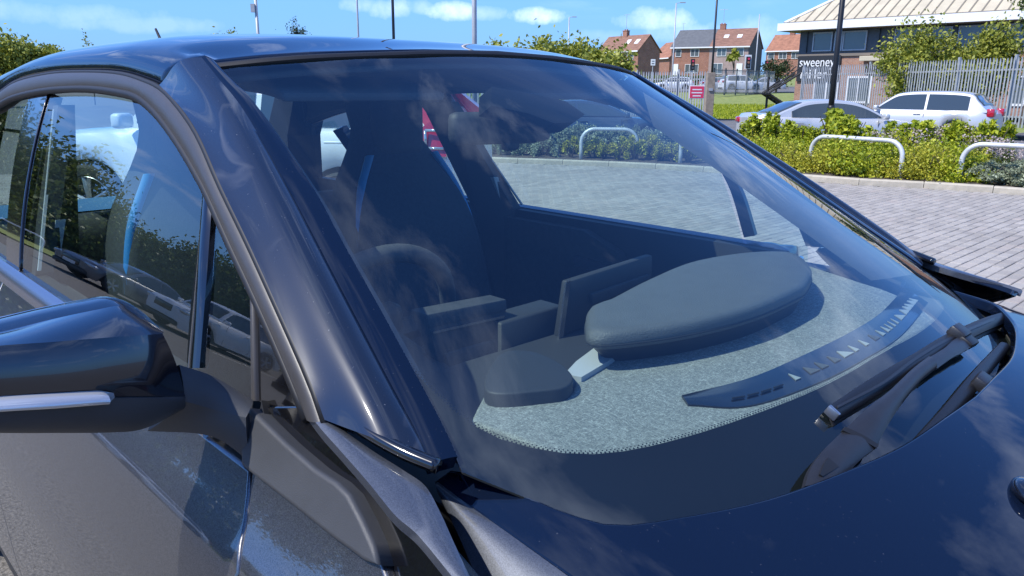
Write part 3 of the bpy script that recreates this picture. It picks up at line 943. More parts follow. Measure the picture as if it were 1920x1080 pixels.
# paved bays under concrete blocks: bed sheet from y = 1.02 to the kerb
base = [(KB[i][0], KB[i][1], 0.0) for i in range(0, 200, 4)] + [(KB[-1][0], KB[-1][1], 0)]
bv = [(x, 1.02, 0.0) for x, _, _ in base] + base
nbv = len(base)
pav = mesh_obj('block_paving', bv, [(i, i+1, nbv+i+1, nbv+i) for i in range(nbv-1)], MT['paver_base']); tag(pav, kind='structure')
def paver_mat():
    m, nt, out = mat_new('concrete_block')
    b = nd(nt, 'ShaderNodeBsdfPrincipled'); b.inputs['Roughness'].default_value = .88
    geo_ = nd(nt, 'ShaderNodeNewGeometry'); oi = nd(nt, 'ShaderNodeObjectInfo')
    rnd = math_n(nt, 'FRACT', math_n(nt, 'ADD', geo_.outputs['Random Per Island'], oi.outputs['Random']))
    r = ramp(nt, rnd, [(0, (.30, .272, .238)), (.5, (.345, .314, .275)), (.85, (.38, .348, .306)), (1, (.37, .32, .275))])
    n = noise(nt, .35, 5, .6, 'Generated'); tcn = nd(nt, 'ShaderNodeNewGeometry')
    n = nd(nt, 'ShaderNodeTexNoise'); n.inputs['Scale'].default_value = .9; n.inputs['Detail'].default_value = 7
    lnk(nt, tcn.outputs['Position'], n.inputs['Vector'])
    n2 = nd(nt, 'ShaderNodeTexNoise'); n2.inputs['Scale'].default_value = 90; n2.inputs['Detail'].default_value = 3
    lnk(nt, tcn.outputs['Position'], n2.inputs['Vector'])
    a = ramp(nt, n.outputs['Fac'], [(.3, (.88, .88, .88)), (.7, (1.08, 1.08, 1.08))])
    a2 = ramp(nt, n2.outputs['Fac'], [(.3, (.82, .82, .82)), (.7, (1.15, 1.15, 1.15))])
    mx = nd(nt, 'ShaderNodeMix', data_type='RGBA', blend_type='MULTIPLY'); mx.inputs[0].default_value = 1
    lnk(nt, r.outputs['Color'], mx.inputs[6]); lnk(nt, a.outputs['Color'], mx.inputs[7])
    mx2 = nd(nt, 'ShaderNodeMix', data_type='RGBA', blend_type='MULTIPLY'); mx2.inputs[0].default_value = 1
    lnk(nt, mx.outputs[2], mx2.inputs[6]); lnk(nt, a2.outputs['Color'], mx2.inputs[7])
    lnk(nt, mx2.outputs[2], b.inputs['Base Color'])
    lnk(nt, b.outputs[0], out.inputs[0])
    return m
MT['paver'] = paver_mat()
# blocks 200 x 100, courses along y, half bond; chamfered tops, slightly uneven
PW, PL, PH = .100, .200, .012
def block_geo(cx, cy, dz, tx, ty):
    hx, hy, c = PW/2-.003, PL/2-.003, .006
    v = []
    for q, z in ((0, -.004), (0, PH-c*.8), (c, PH)):
        for sx, sy in ((-1, -1), (1, -1), (1, 1), (-1, 1)):
            x, y = sx*(hx-q), sy*(hy-q)
            v.append((cx+x, cy+y, z + (dz + tx*x + ty*y if q or z > 0 else 0)))
    f = []
    for k in (0, 4):
        for i in range(4): f.append((k+i, k+(i+1) % 4, k+4+(i+1) % 4, k+4+i))
    f.append((8, 9, 10, 11))
    return v, f
cells = []
kx = np.array([p[0] for p in KB]); ky = np.array([p[1] for p in KB]); o = np.argsort(kx)
for ix in range(int(-14.5/PW), int(3.2/PW)):
    x = ix*PW
    ymax = float(np.interp(x, kx[o], ky[o]))-.06
    yoff = .5*PL*(ix % 2)
    for iy in range(int(1.1/PL), int(13/PL)):
        y = iy*PL + yoff
        if y > ymax: continue
        v = np.array([x, y, 0])-CAM; dz_ = v @ FW
        if dz_ < 1: continue
        qx, qy = 960+FPX*(v @ RT)/dz_, 540-FPX*(v @ UP)/dz_
        if -200 < qx < 2100 and qy < 760: cells.append((x, y, qx, qy, dz_))
vis = [c for c in cells if c[2] > 1520 and c[2] < 1930 and c[3] < 545 and (c[3]-345) > -.0*(c[2]) and c[2] > 1560+(c[3]-350)*1.15]
vis.sort(key=lambda c: c[4])
near = set((round(c[0], 3), round(c[1], 3)) for c in vis[:290])
V, Fc = [], []
protos = []
for k in range(5):
    r_ = random.Random(k)
    v, f = block_geo(0, 0, r_.uniform(-.0015, .0015), r_.uniform(-.012, .012), r_.uniform(-.008, .008))
    me = bpy.data.meshes.new('paver'); me.from_pydata(v, [], f); me.materials.append(MT['paver']); protos.append(me)
for (x, y, qx, qy, dz_) in cells:
    if (round(x, 3), round(y, 3)) in near:
        b_ = bpy.data.objects.new('paver', protos[random.randrange(5)]); COL.objects.link(b_); b_.parent = pav; b_.location = (x, y, 0)
    else:
        v, f = block_geo(x, y, random.uniform(-.0015, .0015), random.uniform(-.012, .012), random.uniform(-.008, .008))
        n0 = len(V); V += v; Fc += [tuple(n0+i for i in q) for q in f]
tag(mesh_obj('paver_field', V, Fc, MT['paver'], pav), kind='stuff')

# ---- kerb stones, one object each, under the kerb structure
kerb = mesh_obj('kerb', [(KB[i][0]+KN[i][0]*a, KB[i][1]+KN[i][1]*a, -.01) for i in range(0, 200, 5) for a in (.02, .10)],
                [(2*i, 2*i+2, 2*i+3, 2*i+1) for i in range(39)], MT['kerb']); tag(kerb, kind='structure')
s = np.r_[0, np.cumsum(np.linalg.norm(np.diff(KB, axis=0), axis=1))]
L = .914; k0 = 0
while (k0+1)*L < s[-1]:
    a0, a1 = k0*L+.004, (k0+1)*L-.004; k0 += 1
    pa = np.array([np.interp(a0, s, KB[:, j]) for j in (0, 1)]); pb = np.array([np.interp(a1, s, KB[:, j]) for j in (0, 1)])
    t = (pb-pa)/np.linalg.norm(pb-pa); n = np.array([-t[1], t[0]]); n = n if n @ (pa-CAM[:2]) > 0 else -n
    Lk = np.linalg.norm(pb-pa)
    bm = bmesh.new(); prof = [(0, 0), (0.004, .085), (.018, .102), (.12, .105), (.125, .0)]
    hh = random.uniform(-.003, .003)
    prism(bm, prof, 0, Lk, lambda u, v, w_: (w_, u, v+(hh if v > 0 else 0)))
    bmesh.ops.recalc_face_normals(bm, faces=bm.faces[:])
    ko = bm_obj('kerb_stone', bm, MT['kerb'], kerb)
    sg = 1 if (t[0]*n[1]-t[1]*n[0]) > 0 else -1
    ko.matrix_local = Matrix(((t[0], n[0], 0, pa[0]), (t[1], n[1], 0, pa[1]), (0, 0, 1, 0), (0, 0, 0, 1)))
# ---- planting bed behind the kerb, then the far car park, the grass bank and the road behind
BED_W = 4.6
bw = [KB[i]+KN[i]*.12 for i in range(0, 200, 4)]; bb = [KB[i]+KN[i]*BED_W for i in range(0, 200, 4)]
rows = 7; bvv = []
for i in range(len(bw)):
    for j in range(rows):
        q = j/(rows-1); p = bw[i]*(1-q)+bb[i]*q
        bvv.append((p[0], p[1], .085 + .03*math.sin(i*1.7+j*2.3) + (.03 if 0 < j < rows-1 else 0) - .25*(q**3)))
bed = mesh_obj('planting_bed', bvv, [(i*rows+j, (i+1)*rows+j, (i+1)*rows+j+1, i*rows+j+1) for i in range(len(bw)-1) for j in range(rows-1)], MT['soil'], None, True); tag(bed, kind='structure')
MT['far_asphalt'] = mat('far_asphalt', (.14, .135, .13), .9, var=.2, vscale=.6)
fl = [at(300, 240, 20), at(2300, 240, 17), at(2700, 240, 60), at(-300, 240, 60)]
far = mesh_obj('car_park', [(p[0], p[1], -.16) for p in fl], [(0, 1, 2, 3)], MT['far_asphalt']); tag(far, kind='structure')

# ================================================================== VEGETATION
def leaf_mat(name, c1, c2, trans=.25):
    m, nt, out = mat_new(name)
    df = nd(nt, 'ShaderNodeBsdfPrincipled'); df.inputs['Roughness'].default_value = .55
    geo_ = nd(nt, 'ShaderNodeNewGeometry')
    r = ramp(nt, geo_.outputs['Random Per Island'], [(0, c1), (.55, [(a+b)/2 for a, b in zip(c1, c2)]), (1, c2)])
    lnk(nt, r.outputs['Color'], df.inputs['Base Color'])
    tl = nd(nt, 'ShaderNodeBsdfTranslucent'); lnk(nt, r.outputs['Color'], tl.inputs['Color'])
    mx = nd(nt, 'ShaderNodeMixShader'); mx.inputs[0].default_value = trans
    lnk(nt, df.outputs[0], mx.inputs[1]); lnk(nt, tl.outputs[0], mx.inputs[2]); lnk(nt, mx.outputs[0], out.inputs[0])
    return m
MT['leaf_gold'] = leaf_mat('golden_leaf', (.20, .23, .015), (.64, .58, .05))
MT['leaf_lime'] = leaf_mat('bright_green_leaf', (.18, .26, .010), (.52, .54, .03))
MT['leaf_grey'] = leaf_mat('grey_green_leaf', (.16, .20, .11), (.44, .48, .32))
MT['leaf_dark'] = leaf_mat('dark_leaf', (.02, .035, .010), (.06, .085, .02))
MT['leaf_mid'] = leaf_mat('mid_green_leaf', (.06, .10, .018), (.20, .25, .045))
MT['leaf_yellow'] = leaf_mat('yellow_green_leaf', (.17, .21, .02), (.42, .42, .06))
MT['petal'] = leaf_mat('pale_pink_petal', (.42, .33, .30), (.62, .52, .48))
MT['bark'] = mat('bark', (.09, .07, .05), .9, var=.3, vscale=12, bump=.5, bscale=40)

def leaf_mesh(name, cents, sizes, rg, aspect=.55, up=0.0):
    """one quad leaf per centre, random attitude"""
    n = len(cents); a = rg.normal(size=(n, 3)); a[:, 2] += up; a /= np.linalg.norm(a, axis=1)[:, None]
    b = rg.normal(size=(n, 3)); b -= a*(a*b).sum(1)[:, None]; b /= np.linalg.norm(b, axis=1)[:, None]
    s_ = np.asarray(sizes)[:, None]
    c = np.cross(a, b)*s_*.12
    P = np.stack([cents-a*s_*.5, cents+b*s_*aspect*.5+c, cents+a*s_*.5, cents-b*s_*aspect*.5+c], 1).reshape(-1, 3)
    me = bpy.data.meshes.new(name)
    me.vertices.add(4*n); me.vertices.foreach_set('co', P.astype(np.float32).ravel())
    me.loops.add(4*n); me.loops.foreach_set('vertex_index', np.arange(4*n, dtype=np.int32))
    me.polygons.add(n); me.polygons.foreach_set('loop_start', np.arange(0, 4*n, 4, dtype=np.int32))
    me.polygons.foreach_set('loop_total', np.full(n, 4, dtype=np.int32))
    me.update(calc_edges=True); return me

def shrub_cents(rg, w_, d_, h, n, clumps=14, spiky=0.0):
    C_ = []
    cc = rg.normal(size=(clumps, 3)); cc /= np.linalg.norm(cc, axis=1)[:, None]
    cc[:, 2] = np.abs(cc[:, 2]); rr = rg.uniform(.35, .85, clumps)[:, None]; cc = cc*rr
    k = rg.integers(0, clumps, n)
    p = cc[k] + rg.normal(size=(n, 3))*np.array([.17, .17, .16])
    if spiky:
        t = rg.uniform(0, 1, n)[:, None]
        p = cc[k]*(1-.25*t) + np.array([0, 0, 1])*t*spiky + rg.normal(size=(n, 3))*np.array([.07, .07, .05])
    p *= np.array([w_/2, d_/2, h*.92]); p[:, 2] = np.abs(p[:, 2])+.03
    return p

def make_shrub(name, seed, w_, d_, h, n, ls, m, clumps=14, spiky=0.0, stem=True, flower=0, label=None, group=None):
    rg = np.random.default_rng(seed)
    root = thing(name, label, 'shrub', group=group)
    me = leaf_mesh('foliage', shrub_cents(rg, w_, d_, h, n, clumps, spiky), rg.uniform(ls*.6, ls*1.3, n), rg, up=.3); me.materials.append(m)
    f = bpy.data.objects.new('foliage', me); COL.objects.link(f); f.parent = root
    bm = bmesh.new()
    for k in range(5):
        a = k*1.3; tube(bm, [(0, 0, -.05), (.10*w_*math.cos(a), .10*d_*math.sin(a), h*.3), (.25*w_*math.cos(a), .25*d_*math.sin(a), h*.62)], [.012, .010, .005], 5)
    bm_obj('stem', bm, MT['bark'], root)
    if flower:
        c = shrub_cents(rg, w_*1.05, d_*1.05, h*1.12, flower, 9); c[:, 2] = h*rg.uniform(.6, 1.12, flower)
        me = leaf_mesh('blossom', c, rg.uniform(.025, .05, flower), rg, .9); me.materials.append(MT['petal'])
        q = bpy.data.objects.new('blossom', me); COL.objects.link(q); q.parent = root
    return root

def bed_pt(px, back):
    """point in the bed, at a bearing and a distance behind the kerb"""
    r = ray(px, 300); az = np.array([r[0], r[1]])
    best = None
    for i in range(0, 200):
        p = KB[i]+KN[i]*back
        c = az[0]*(p[1]-CAM[1]) - az[1]*(p[0]-CAM[0]); dd = abs(c)/np.linalg.norm(az)
        if best is None or dd < best[0]: best = (dd, p)
    return best[1]
SH = {}
def place_shrub(kind, px, back, sc=1.0, z=.08, label=None):
    if kind not in SH:
        spec = SHR[kind]; SH[kind] = [make_shrub(spec[0], spec[1]+k, spec[2], spec[3], spec[4], int(spec[5]*(1.9, 1.5, 1.1)[k]), spec[6]*(.62, .8, 1.0)[k], MT['leaf_lime'] if kind == 'gold' and k == 2 else spec[7], spec[8]-3*k, label=spec[9], group=spec[10], **spec[11]) for k in range(3)]
        for q in SH[kind]: q['fresh'] = 1
    src = SH[kind][random.randrange(3)]
    if 'fresh' in src: o = src; del o['fresh']
    else: o = copy_tree(src)
    if label: o['label'] = label
    p = bed_pt(px, back); o.location = (p[0], p[1], z); o.rotation_euler = (0, 0, random.uniform(0, 6.28)); s_ = sc*random.uniform(.85, 1.22); o.scale = (s_, s_, sc*random.uniform(.82, 1.22))
    return o
SHR = {
 'gold': ('golden_shrub', 20, .95, .95, .56, 1500, .055, MT['leaf_gold'], 18, 'rounded yellow-green shrub in the kerbside bed beyond the bonnet', 'golden shrubs in the kerbside bed', {}),
 'lime': ('green_shrub', 40, .9, .9, .86, 1500, .075, MT['leaf_lime'], 13, 'taller bright green shrub behind the golden shrubs beside the silver cars', 'bright green shrubs at the back of the bed', {'spiky': .35}),
 'grey': ('silver_shrub', 60, 1.0, 1.0, .44, 1800, .05, MT['leaf_grey'], 16, 'low grey-green shrub at the right end of the bed', 'grey-green shrubs at the right end of the bed', {'spiky': .15}),
 'lav': ('lavender_shrub', 80, 1.1, 1.1, .74, 2000, .06, MT['leaf_grey'], 20, 'bushy grey-green shrub seen through the far side window', 'grey-green shrubs beyond the far side window', {'spiky': .35}),
 'euo': ('variegated_shrub', 100, .75, .6, .40, 900, .055, MT['leaf_gold'], 9, 'low yellow-leaved shrub by the kerb seen through the far side window', 'yellow-leaved shrubs beyond the far side window', {'spiky': .35}),
 'pink': ('flowering_shrub', 120, .9, .9, .62, 900, .05, MT['leaf_mid'], 12, 'shrub with pale pink blossom in front of the silver hatchback', 'pink-flowered shrubs in the bed', {'flower': 260}),
}
R_ = random.Random(5)
for x in range(1400, 1830, 34): place_shrub('gold', x+R_.uniform(-8, 8), .62+R_.uniform(-.05, .15), 1.0, label='rounded golden shrub in the front row along the pale kerb')
for x in range(1385, 1840, 36): place_shrub('gold', x+R_.uniform(-8, 8), 1.45+R_.uniform(-.1, .1), 1.05, label='golden shrub in the middle row just behind the steel hoop')
for x in range(1370, 1780, 44): place_shrub('gold', x+R_.uniform(-8, 8), 2.2, 1.05, label='golden shrub in the back row below the taller bright green ones')
for x in (1418, 1428, 1462, 1478, 1505, 1528, 1565, 1585, 1600, 1618, 1655, 1685, 1700, 1722, 1765, 1795, 1828, 1846): place_shrub('lime', x, 3.05+R_.uniform(-.2, .2), R_.uniform(1.15, 1.4) if 1440 < x < 1800 else 1.3)
for x in (1655, 1690, 1740, 1780, 1815, 1850): place_shrub('pink', x, 2.7+R_.uniform(-.2, .2), 1.0)
for x in range(1832, 1990, 30):
    for b_ in (.55, 1.2): place_shrub('grey', x+R_.uniform(-6, 6), b_, .95)
for x in (1880, 1915, 1950): place_shrub('pink', x, 2.2, .7)
for x in range(700, 1330, 42): place_shrub('lav', x+R_.uniform(-8, 8), 1.5+R_.uniform(-.1, .2), 1.0, label='grey-green shrub in the front row beyond the far side window')
for x in range(720, 1330, 48): place_shrub('lav', x+R_.uniform(-8, 8), 2.5, 1.0, label='grey-green shrub in the rear row beyond the far side window')
for x in range(900, 1060, 40): place_shrub('lav', x, .75, .8, label='small grey-green shrub close to the kerb below the inside mirror')
for x in (1068, 1110, 1135, 1160, 1190, 1215, 1240, 1262, 1290): place_shrub('euo', x, .50+R_.uniform(0, .2), R_.uniform(1.15, 1.5))
for kd in SH.values():
    for q in kd:
        if 'fresh' in q:
            for c in list(q.children): bpy.data.objects.remove(c)
            bpy.data.objects.remove(q)

# ---- steel hoop guards in the bed
MT['hoop'] = mat('galvanised_hoop', (.62, .63, .62), .42, metal=.25, var=.14, vscale=14, bump=.12, bscale=80)
def hoop(pa, pb, h, label):
    pa, pb = np.array(pa), np.array(pb); d = pb-pa; L = np.linalg.norm(d); u = d/L; r_ = .26
    P = [np.r_[pa, -.1], np.r_[pa, h*.35]]
    for a in np.linspace(0, math.pi/2, 8): P.append(np.r_[pa+u*(r_-r_*math.cos(a)), h-r_+r_*math.sin(a)])
    for a in np.linspace(math.pi/2, 0, 8): P.append(np.r_[pb-u*(r_-r_*math.cos(a)), h-r_+r_*math.sin(a)])
    P += [np.r_[pb, h*.35], np.r_[pb, -.1]]
    root = thing('hoop_guard', label, 'hoop barrier', (pa[0], pa[1], .08), group='steel hoop guards in the bed')
    bm = bmesh.new(); tube(bm, [p-np.r_[pa, 0] for p in P], .038, 12); bm_obj('rail', bm, MT['hoop'], root, True)
    bm = bmesh.new()
    for q in (pa, pb): tube(bm, [np.r_[q-pa, -.05], np.r_[q-pa, .012]], .075, 12)
    bm_obj('footing', bm, MT['kerb'], root)
hoop(bed_pt(1518, 1.0), bed_pt(1692, .42), .60, 'pale steel hoop standing among golden shrubs, paint scuffed on its right leg')
hoop(bed_pt(1806, .38), bed_pt(1990, .34), .60, 'pale steel hoop cut by the right edge of the photo')
hoop(bed_pt(1086, .45), bed_pt(1192, .75), .60, 'pale steel hoop seen whole through the far side window')
hoop(bed_pt(1274, .45), bed_pt(1400, .45), .60, 'pale steel hoop half hidden by the windscreen pillar')

# ---- trees
def make_tree(name, base, h, cw, n, ls, m, seed, label, group=None, trunk=.25, ch=None, clumps=26, lean=(0, 0), rough=.16):
    rg = np.random.default_rng(seed)
    root = thing(name, label, 'tree', base, group=group)
    ch = ch or h*.75
    cc = rg.normal(size=(clumps, 3)); cc /= np.linalg.norm(cc, axis=1)[:, None]; cc *= rg.uniform(.30, .95, clumps)[:, None]
    k = rg.integers(0, clumps, n); p = cc[k]*.82 + rg.normal(size=(n, 3))*rough*rg.uniform(.6, 1.3, clumps)[k][:, None]
    p *= np.array([cw/2, cw/2, ch/2]); p[:, 2] += h-ch/2
    me = leaf_mesh('crown', p, rg.uniform(ls*.6, ls*1.4, n), rg); me.materials.append(m)
    f = bpy.data.objects.new('crown', me); COL.objects.link(f); f.parent = root
    bm = bmesh.new()
    tube(bm, [(0, 0, -.2), (.03*h, 0, h*.35), (0, .02*h, h*.7)], [trunk*.5, trunk*.36, trunk*.12], 8)
    for q in range(min(9, clumps)):
        c = cc[q]*np.array([cw/2, cw/2, ch/2])*.8 + np.array([0, 0, h-ch/2]); z0 = h*(.25+.04*q)
        tube(bm, [(.02*h, .0, z0), c*np.array([.5, .5, 1])*.5 + np.array([0, 0, z0*.5]), c], [trunk*.2, trunk*.12, trunk*.04], 5)
    bm_obj('trunk', bm, MT['bark'], root)
    return root
def gnd(px, d, z=-.16):
    p = at(px, 166, d); return (p[0], p[1], z)
def ztop(py, d): return CAM[2] + (166-py)/FPX*d
# beyond the lot, left
make_tree('broadleaf_tree', gnd(20, 60), ztop(70, 60)+.2, 5.0, 7000, .30, MT['leaf_yellow'], 1, 'rounded olive-green tree at the left frame edge', 'trees beyond the roof')
make_tree('broadleaf_tree', gnd(95, 62), ztop(87, 62)+.2, 4.6, 6500, .28, MT['leaf_yellow'], 2, 'low yellowish tree crown right of the left-edge tree, above the roof rail', 'trees beyond the roof')
make_tree('broadleaf_tree', gnd(-60, 55), ztop(64, 55), 5.0, 3200, .3, MT['leaf_mid'], 3, 'tree crown mostly outside the left edge', 'trees beyond the roof')
make_tree('sapling', gnd(175, 70), ztop(68, 70), 1.4, 220, .22, MT['leaf_yellow'], 4, 'thin sapling tip above the left of the roof', 'saplings beyond the roof', clumps=7, trunk=.1)
make_tree('sapling', gnd(62, 75), ztop(66, 75), 2.2, 200, .22, MT['leaf_yellow'], 5, 'sparse sapling tip just right of the left-edge tree', 'saplings beyond the roof', clumps=7, trunk=.1)
make_tree('young_tree', gnd(428, 60), ztop(48, 60), 3.0, 520, .24, MT['leaf_yellow'], 6, 'see-through pale young tree left of the telegraph pole', 'young trees beyond the roof', clumps=14, trunk=.12)
make_tree('young_tree', gnd(461, 66), ztop(50, 66), 1.8, 260, .22, MT['leaf_yellow'], 7, 'narrow pale young tree next to the telegraph pole', 'young trees beyond the roof', clumps=9, trunk=.1)
make_tree('young_tree', gnd(524, 80), ztop(60, 80), 1.0, 160, .22, MT['leaf_mid'], 8, 'tiny tree tip right of the telegraph pole', 'young trees beyond the roof', clumps=6, trunk=.1)
make_tree('dense_tree', gnd(567, 85), ztop(38, 85), 2.9, 2600, .22, MT['leaf_dark'], 9, 'dark round tree standing alone above the roof', None, clumps=30)
rt_ = np.random.default_rng(3)
for i, (px_, py_, d_, w_) in enumerate([(950, 84, 27, 2.3), (1000, 72, 28, 2.4), (1042, 60, 28, 2.2), (1085, 68, 28, 2.2), (1125, 80, 27, 2.2), (1158, 96, 26, 1.5)]):
    lb = ['yellow-green tree left of the row above the roof edge', 'yellow-green tree second in the row above the roof edge', 'tallest yellow-green tree above the roof edge', 'yellow-green tree right of the tallest one above the roof edge', 'yellow-green tree in front of the left brick house', 'small yellow-green tree nearest the windscreen top corner'][i]
    make_tree('willow_tree', gnd(px_, d_), ztop(py_, d_)+.25, w_, 2600, .16, MT['leaf_yellow'], 30+i, lb, 'yellow-green trees above the roof edge', clumps=22, trunk=.14, rough=.2)
for i, (px_, py_, d_, w_, lb) in enumerate([(1705, 54, 34, 3.0, 'leafy climbing tree against the office front, left one of three'), (1775, 70, 34, 3.2, 'spreading leafy tree between two pointed ones at the office front'),
                                       (1850, 52, 34, 3.0, 'pointed leafy tree at the office front close to the right edge')]):
    make_tree('leafy_tree', gnd(px_, d_, .2), ztop(py_, d_)+.1, w_, 7500, .17, MT['leaf_yellow'], 50+i, lb, 'trees in front of the office', clumps=30, trunk=.16, ch=ztop(py_, d_)*.95, rough=.2)
make_tree('corner_tree', gnd(1925, 30, .2), ztop(-60, 30), 2.6, 3000, .16, MT['leaf_mid'], 60, 'overhanging bright green tree in the top right corner', None, clumps=24, trunk=.2, ch=3.2)
make_tree('round_bush', gnd(1455, 75, 1.2), ztop(106, 75)-1.2, 3.2, 1500, .22, MT['leaf_dark'], 61, 'dark round bush beside the black stairs', None, clumps=20, ch=2.4)
make_tree('palm_tree', gnd(1372, 128, 3.5), ztop(92, 128)-3.5, 2.6, 160, .9, MT['leaf_yellow'], 62, 'spiky palm in front of the pale half of the pair of houses', None, clumps=8, ch=2.4)
# trees across the lane, mirrored in the side windows
for i, (az, d_, h_, w_) in enumerate([(-176, 33, 7.5, 6), (-170.5, 33, 7.0, 6), (-166, 35, 6.6, 5.5), (-162, 36, 5.4, 5), (-158, 36, 4.6, 4.6), (-154, 36, 5.4, 5), (-149.5, 34, 5.8, 5.4), (-145, 34, 6.2, 5.6), (-139, 34, 6.4, 6), (-133, 34, 6.2, 6), (-126, 34, 6, 6)]):
    a = math.radians(az)
    make_tree('lane_tree', (-.6+d_*math.cos(a), -.7+d_*math.sin(a), -.05), h_, w_, 16000, .26, MT['leaf_mid'], 70+i, 'dense green tree across the lane, mirrored in the side window', 'trees across the lane', clumps=34, ch=h_*1.12, rough=.2)

# ---- grass verge by the fence and the bank
gv = []
for (x, y, z) in [(1250, 43, -.12), (1500, 41, -.1), (1500, 52, .45), (1500, 66, 1.2), (1440, 66, 1.25), (1250, 66, 1.2), (1250, 52, .45)]:
    p = at(x, 166, y); gv.append((p[0], p[1], z))
bank = mesh_obj('grass_bank', [gv[0], gv[1], gv[2], gv[6], gv[3], gv[5]], [(0, 1, 2, 3), (3, 2, 4, 5)], MT['grass']); tag(bank, kind='structure')
rg = np.random.default_rng(9)
def blades(name, P, hgt, m):
    n = len(P); a = rg.uniform(0, 6.28, n); wv = np.stack([np.cos(a), np.sin(a), np.zeros(n)], 1)*.02*hgt/.1
    tip = P + np.stack([rg.normal(0, .03, n), rg.normal(0, .03, n), rg.uniform(.5, 1.2, n)*hgt], 1)
    V_ = np.stack([P-wv, P+wv, tip], 1).reshape(-1, 3)
    me = bpy.data.meshes.new(name); me.vertices.add(3*n); me.vertices.foreach_set('co', V_.astype(np.float32).ravel())
    me.loops.add(3*n); me.loops.foreach_set('vertex_index', np.arange(3*n, dtype=np.int32)); me.polygons.add(n)
    me.polygons.foreach_set('loop_start', np.arange(0, 3*n, 3, dtype=np.int32)); me.polygons.foreach_set('loop_total', np.full(n, 3, dtype=np.int32))
    me.update(calc_edges=True); me.materials.append(m); o = bpy.data.objects.new(name, me); COL.objects.link(o); return o
u = rg.uniform(0, 1, 9000); v = rg.uniform(0, 1, 9000)
A_ = np.array(gv[0]); B_ = np.array(gv[1]); C_ = np.array(gv[2]); D_ = np.array(gv[6])
Pg = ((1-v)[:, None]*((1-u)[:, None]*A_+u[:, None]*B_) + v[:, None]*((1-u)[:, None]*D_+u[:, None]*C_))
tag(blades('grass_tuft', Pg, .14, MT['leaf_lime']), 'rough mown grass on the bank by the grey fence', 'grass', kind='stuff')
# weedy verge along the right palisade
vg = [at(1560, 166, 33), at(1930, 166, 25.5), at(1990, 166, 27.5), at(1560, 166, 38)]
verge = mesh_obj('verge', [(vg[0][0], vg[0][1], .12), (vg[1][0], vg[1][1], .12), (vg[2][0], vg[2][1], .25), (vg[3][0], vg[3][1], .25)], [(0, 1, 2, 3)], MT['grass']); tag(verge, kind='structure')

# ================================================================== DARK CAR: door mirrors, wipers, interior
MT['mirror_cap'] = car_paint('mirror_cap', (.003, .005, .010), 0.0, .2, dust=.003, coat_ior=1.6)
MT['signal_lens'] = mat('signal_lens', (.60, .60, .60), .12, metal=.5, coat=1.0)
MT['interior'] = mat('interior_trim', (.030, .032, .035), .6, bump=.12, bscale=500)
MT['interior_soft'] = mat('interior_soft', (.045, .047, .05), .75, var=.15, vscale=40, bump=.15, bscale=300)
MT['leather'] = mat('leather', (.10, .105, .105), .45, var=.06, vscale=30, bump=.35, bscale=420)
MT['light_trim'] = mat('light_trim', (.42, .43, .44), .45, bump=.05, bscale=600)
MT['seat_cloth'] = mat('seat_cloth', (.030, .034, .038), .8, var=.2, vscale=90, bump=.2, bscale=400)
MT['blue_piping'] = mat('blue_piping', (.02, .22, .50), .5)
MT['screen'] = mat('screen_glass', (.006, .006, .008), .12, coat=.5)
MT['headliner'] = mat('headliner', (.10, .10, .105), .9, var=.05, vscale=60, bump=.1, bscale=600)

def fabric_mat():
    m, nt, out = mat_new('dash_fabric')
    b = nd(nt, 'ShaderNodeBsdfPrincipled'); b.inputs['Roughness'].default_value = .9
    n1 = noise(nt, 300, 3, .7, 'Object', 1.5, (1.0, .3, 1.0)); n2 = noise(nt, 310, 3, .7, 'Object', 1.5, (.3, 1.0, 1.0)); n3 = noise(nt, 700, 2, .6)
    mx_ = math_n(nt, 'MAXIMUM', n1.outputs['Fac'], n2.outputs['Fac'])
    mx_ = math_n(nt, 'ADD', math_n(nt, 'MULTIPLY', mx_, .75), math_n(nt, 'MULTIPLY', n3.outputs['Fac'], .25))
    r = ramp(nt, mx_, [(.40, (.085, .09, .085)), (.54, (.19, .20, .188)), (.67, (.40, .42, .39))])
    lnk(nt, r.outputs['Color'], b.inputs['Base Color'])
    bp = nd(nt, 'ShaderNodeBump'); bp.inputs['Strength'].default_value = .35; bp.inputs['Distance'].default_value = .003
    lnk(nt, mx_, bp.inputs['Height']); lnk(nt, bp.outputs['Normal'], b.inputs['Normal'])
    lnk(nt, b.outputs[0], out.inputs[0]); return m
MT['fabric'] = fabric_mat()

# ---- door mirrors (built on the right, mirrored to the left)
def xs(px_list): return [on_x(x, y, xx) for x, y, xx in px_list]
mT = xs([(-300, 720, -.315), (-110, 640, -.33), (0, 622, -.335), (100, 598, -.335), (180, 581, -.335), (225, 574, -.335), (265, 589, -.328), (303, 622, -.308)])
mC = xs([(-310, 735, -.30), (-110, 660, -.280), (0, 648, -.273), (100, 641, -.270), (200, 633, -.270), (260, 629, -.276), (305, 626, -.292)])
mCb = mC
mB = xs([(-312, 775, -.31), (-110, 766, -.272), (0, 760, -.264), (100, 753, -.260), (205, 747, -.260), (285, 746, -.266), (347, 746, -.282)])
mL = xs([(-300, 800, -.315), (-200, 806, -.295), (-110, 810, -.285), (0, 812, -.28), (100, 812, -.28), (205, 811, -.282), (262, 806, -.288), (310, 786, -.296), (340, 766, -.304), (352, 758, -.312)])
mBk = [p + np.array([-.055, 0, 0]) for p in mT]; mLk = [p + np.array([-.075, .0, .0]) for p in mL]
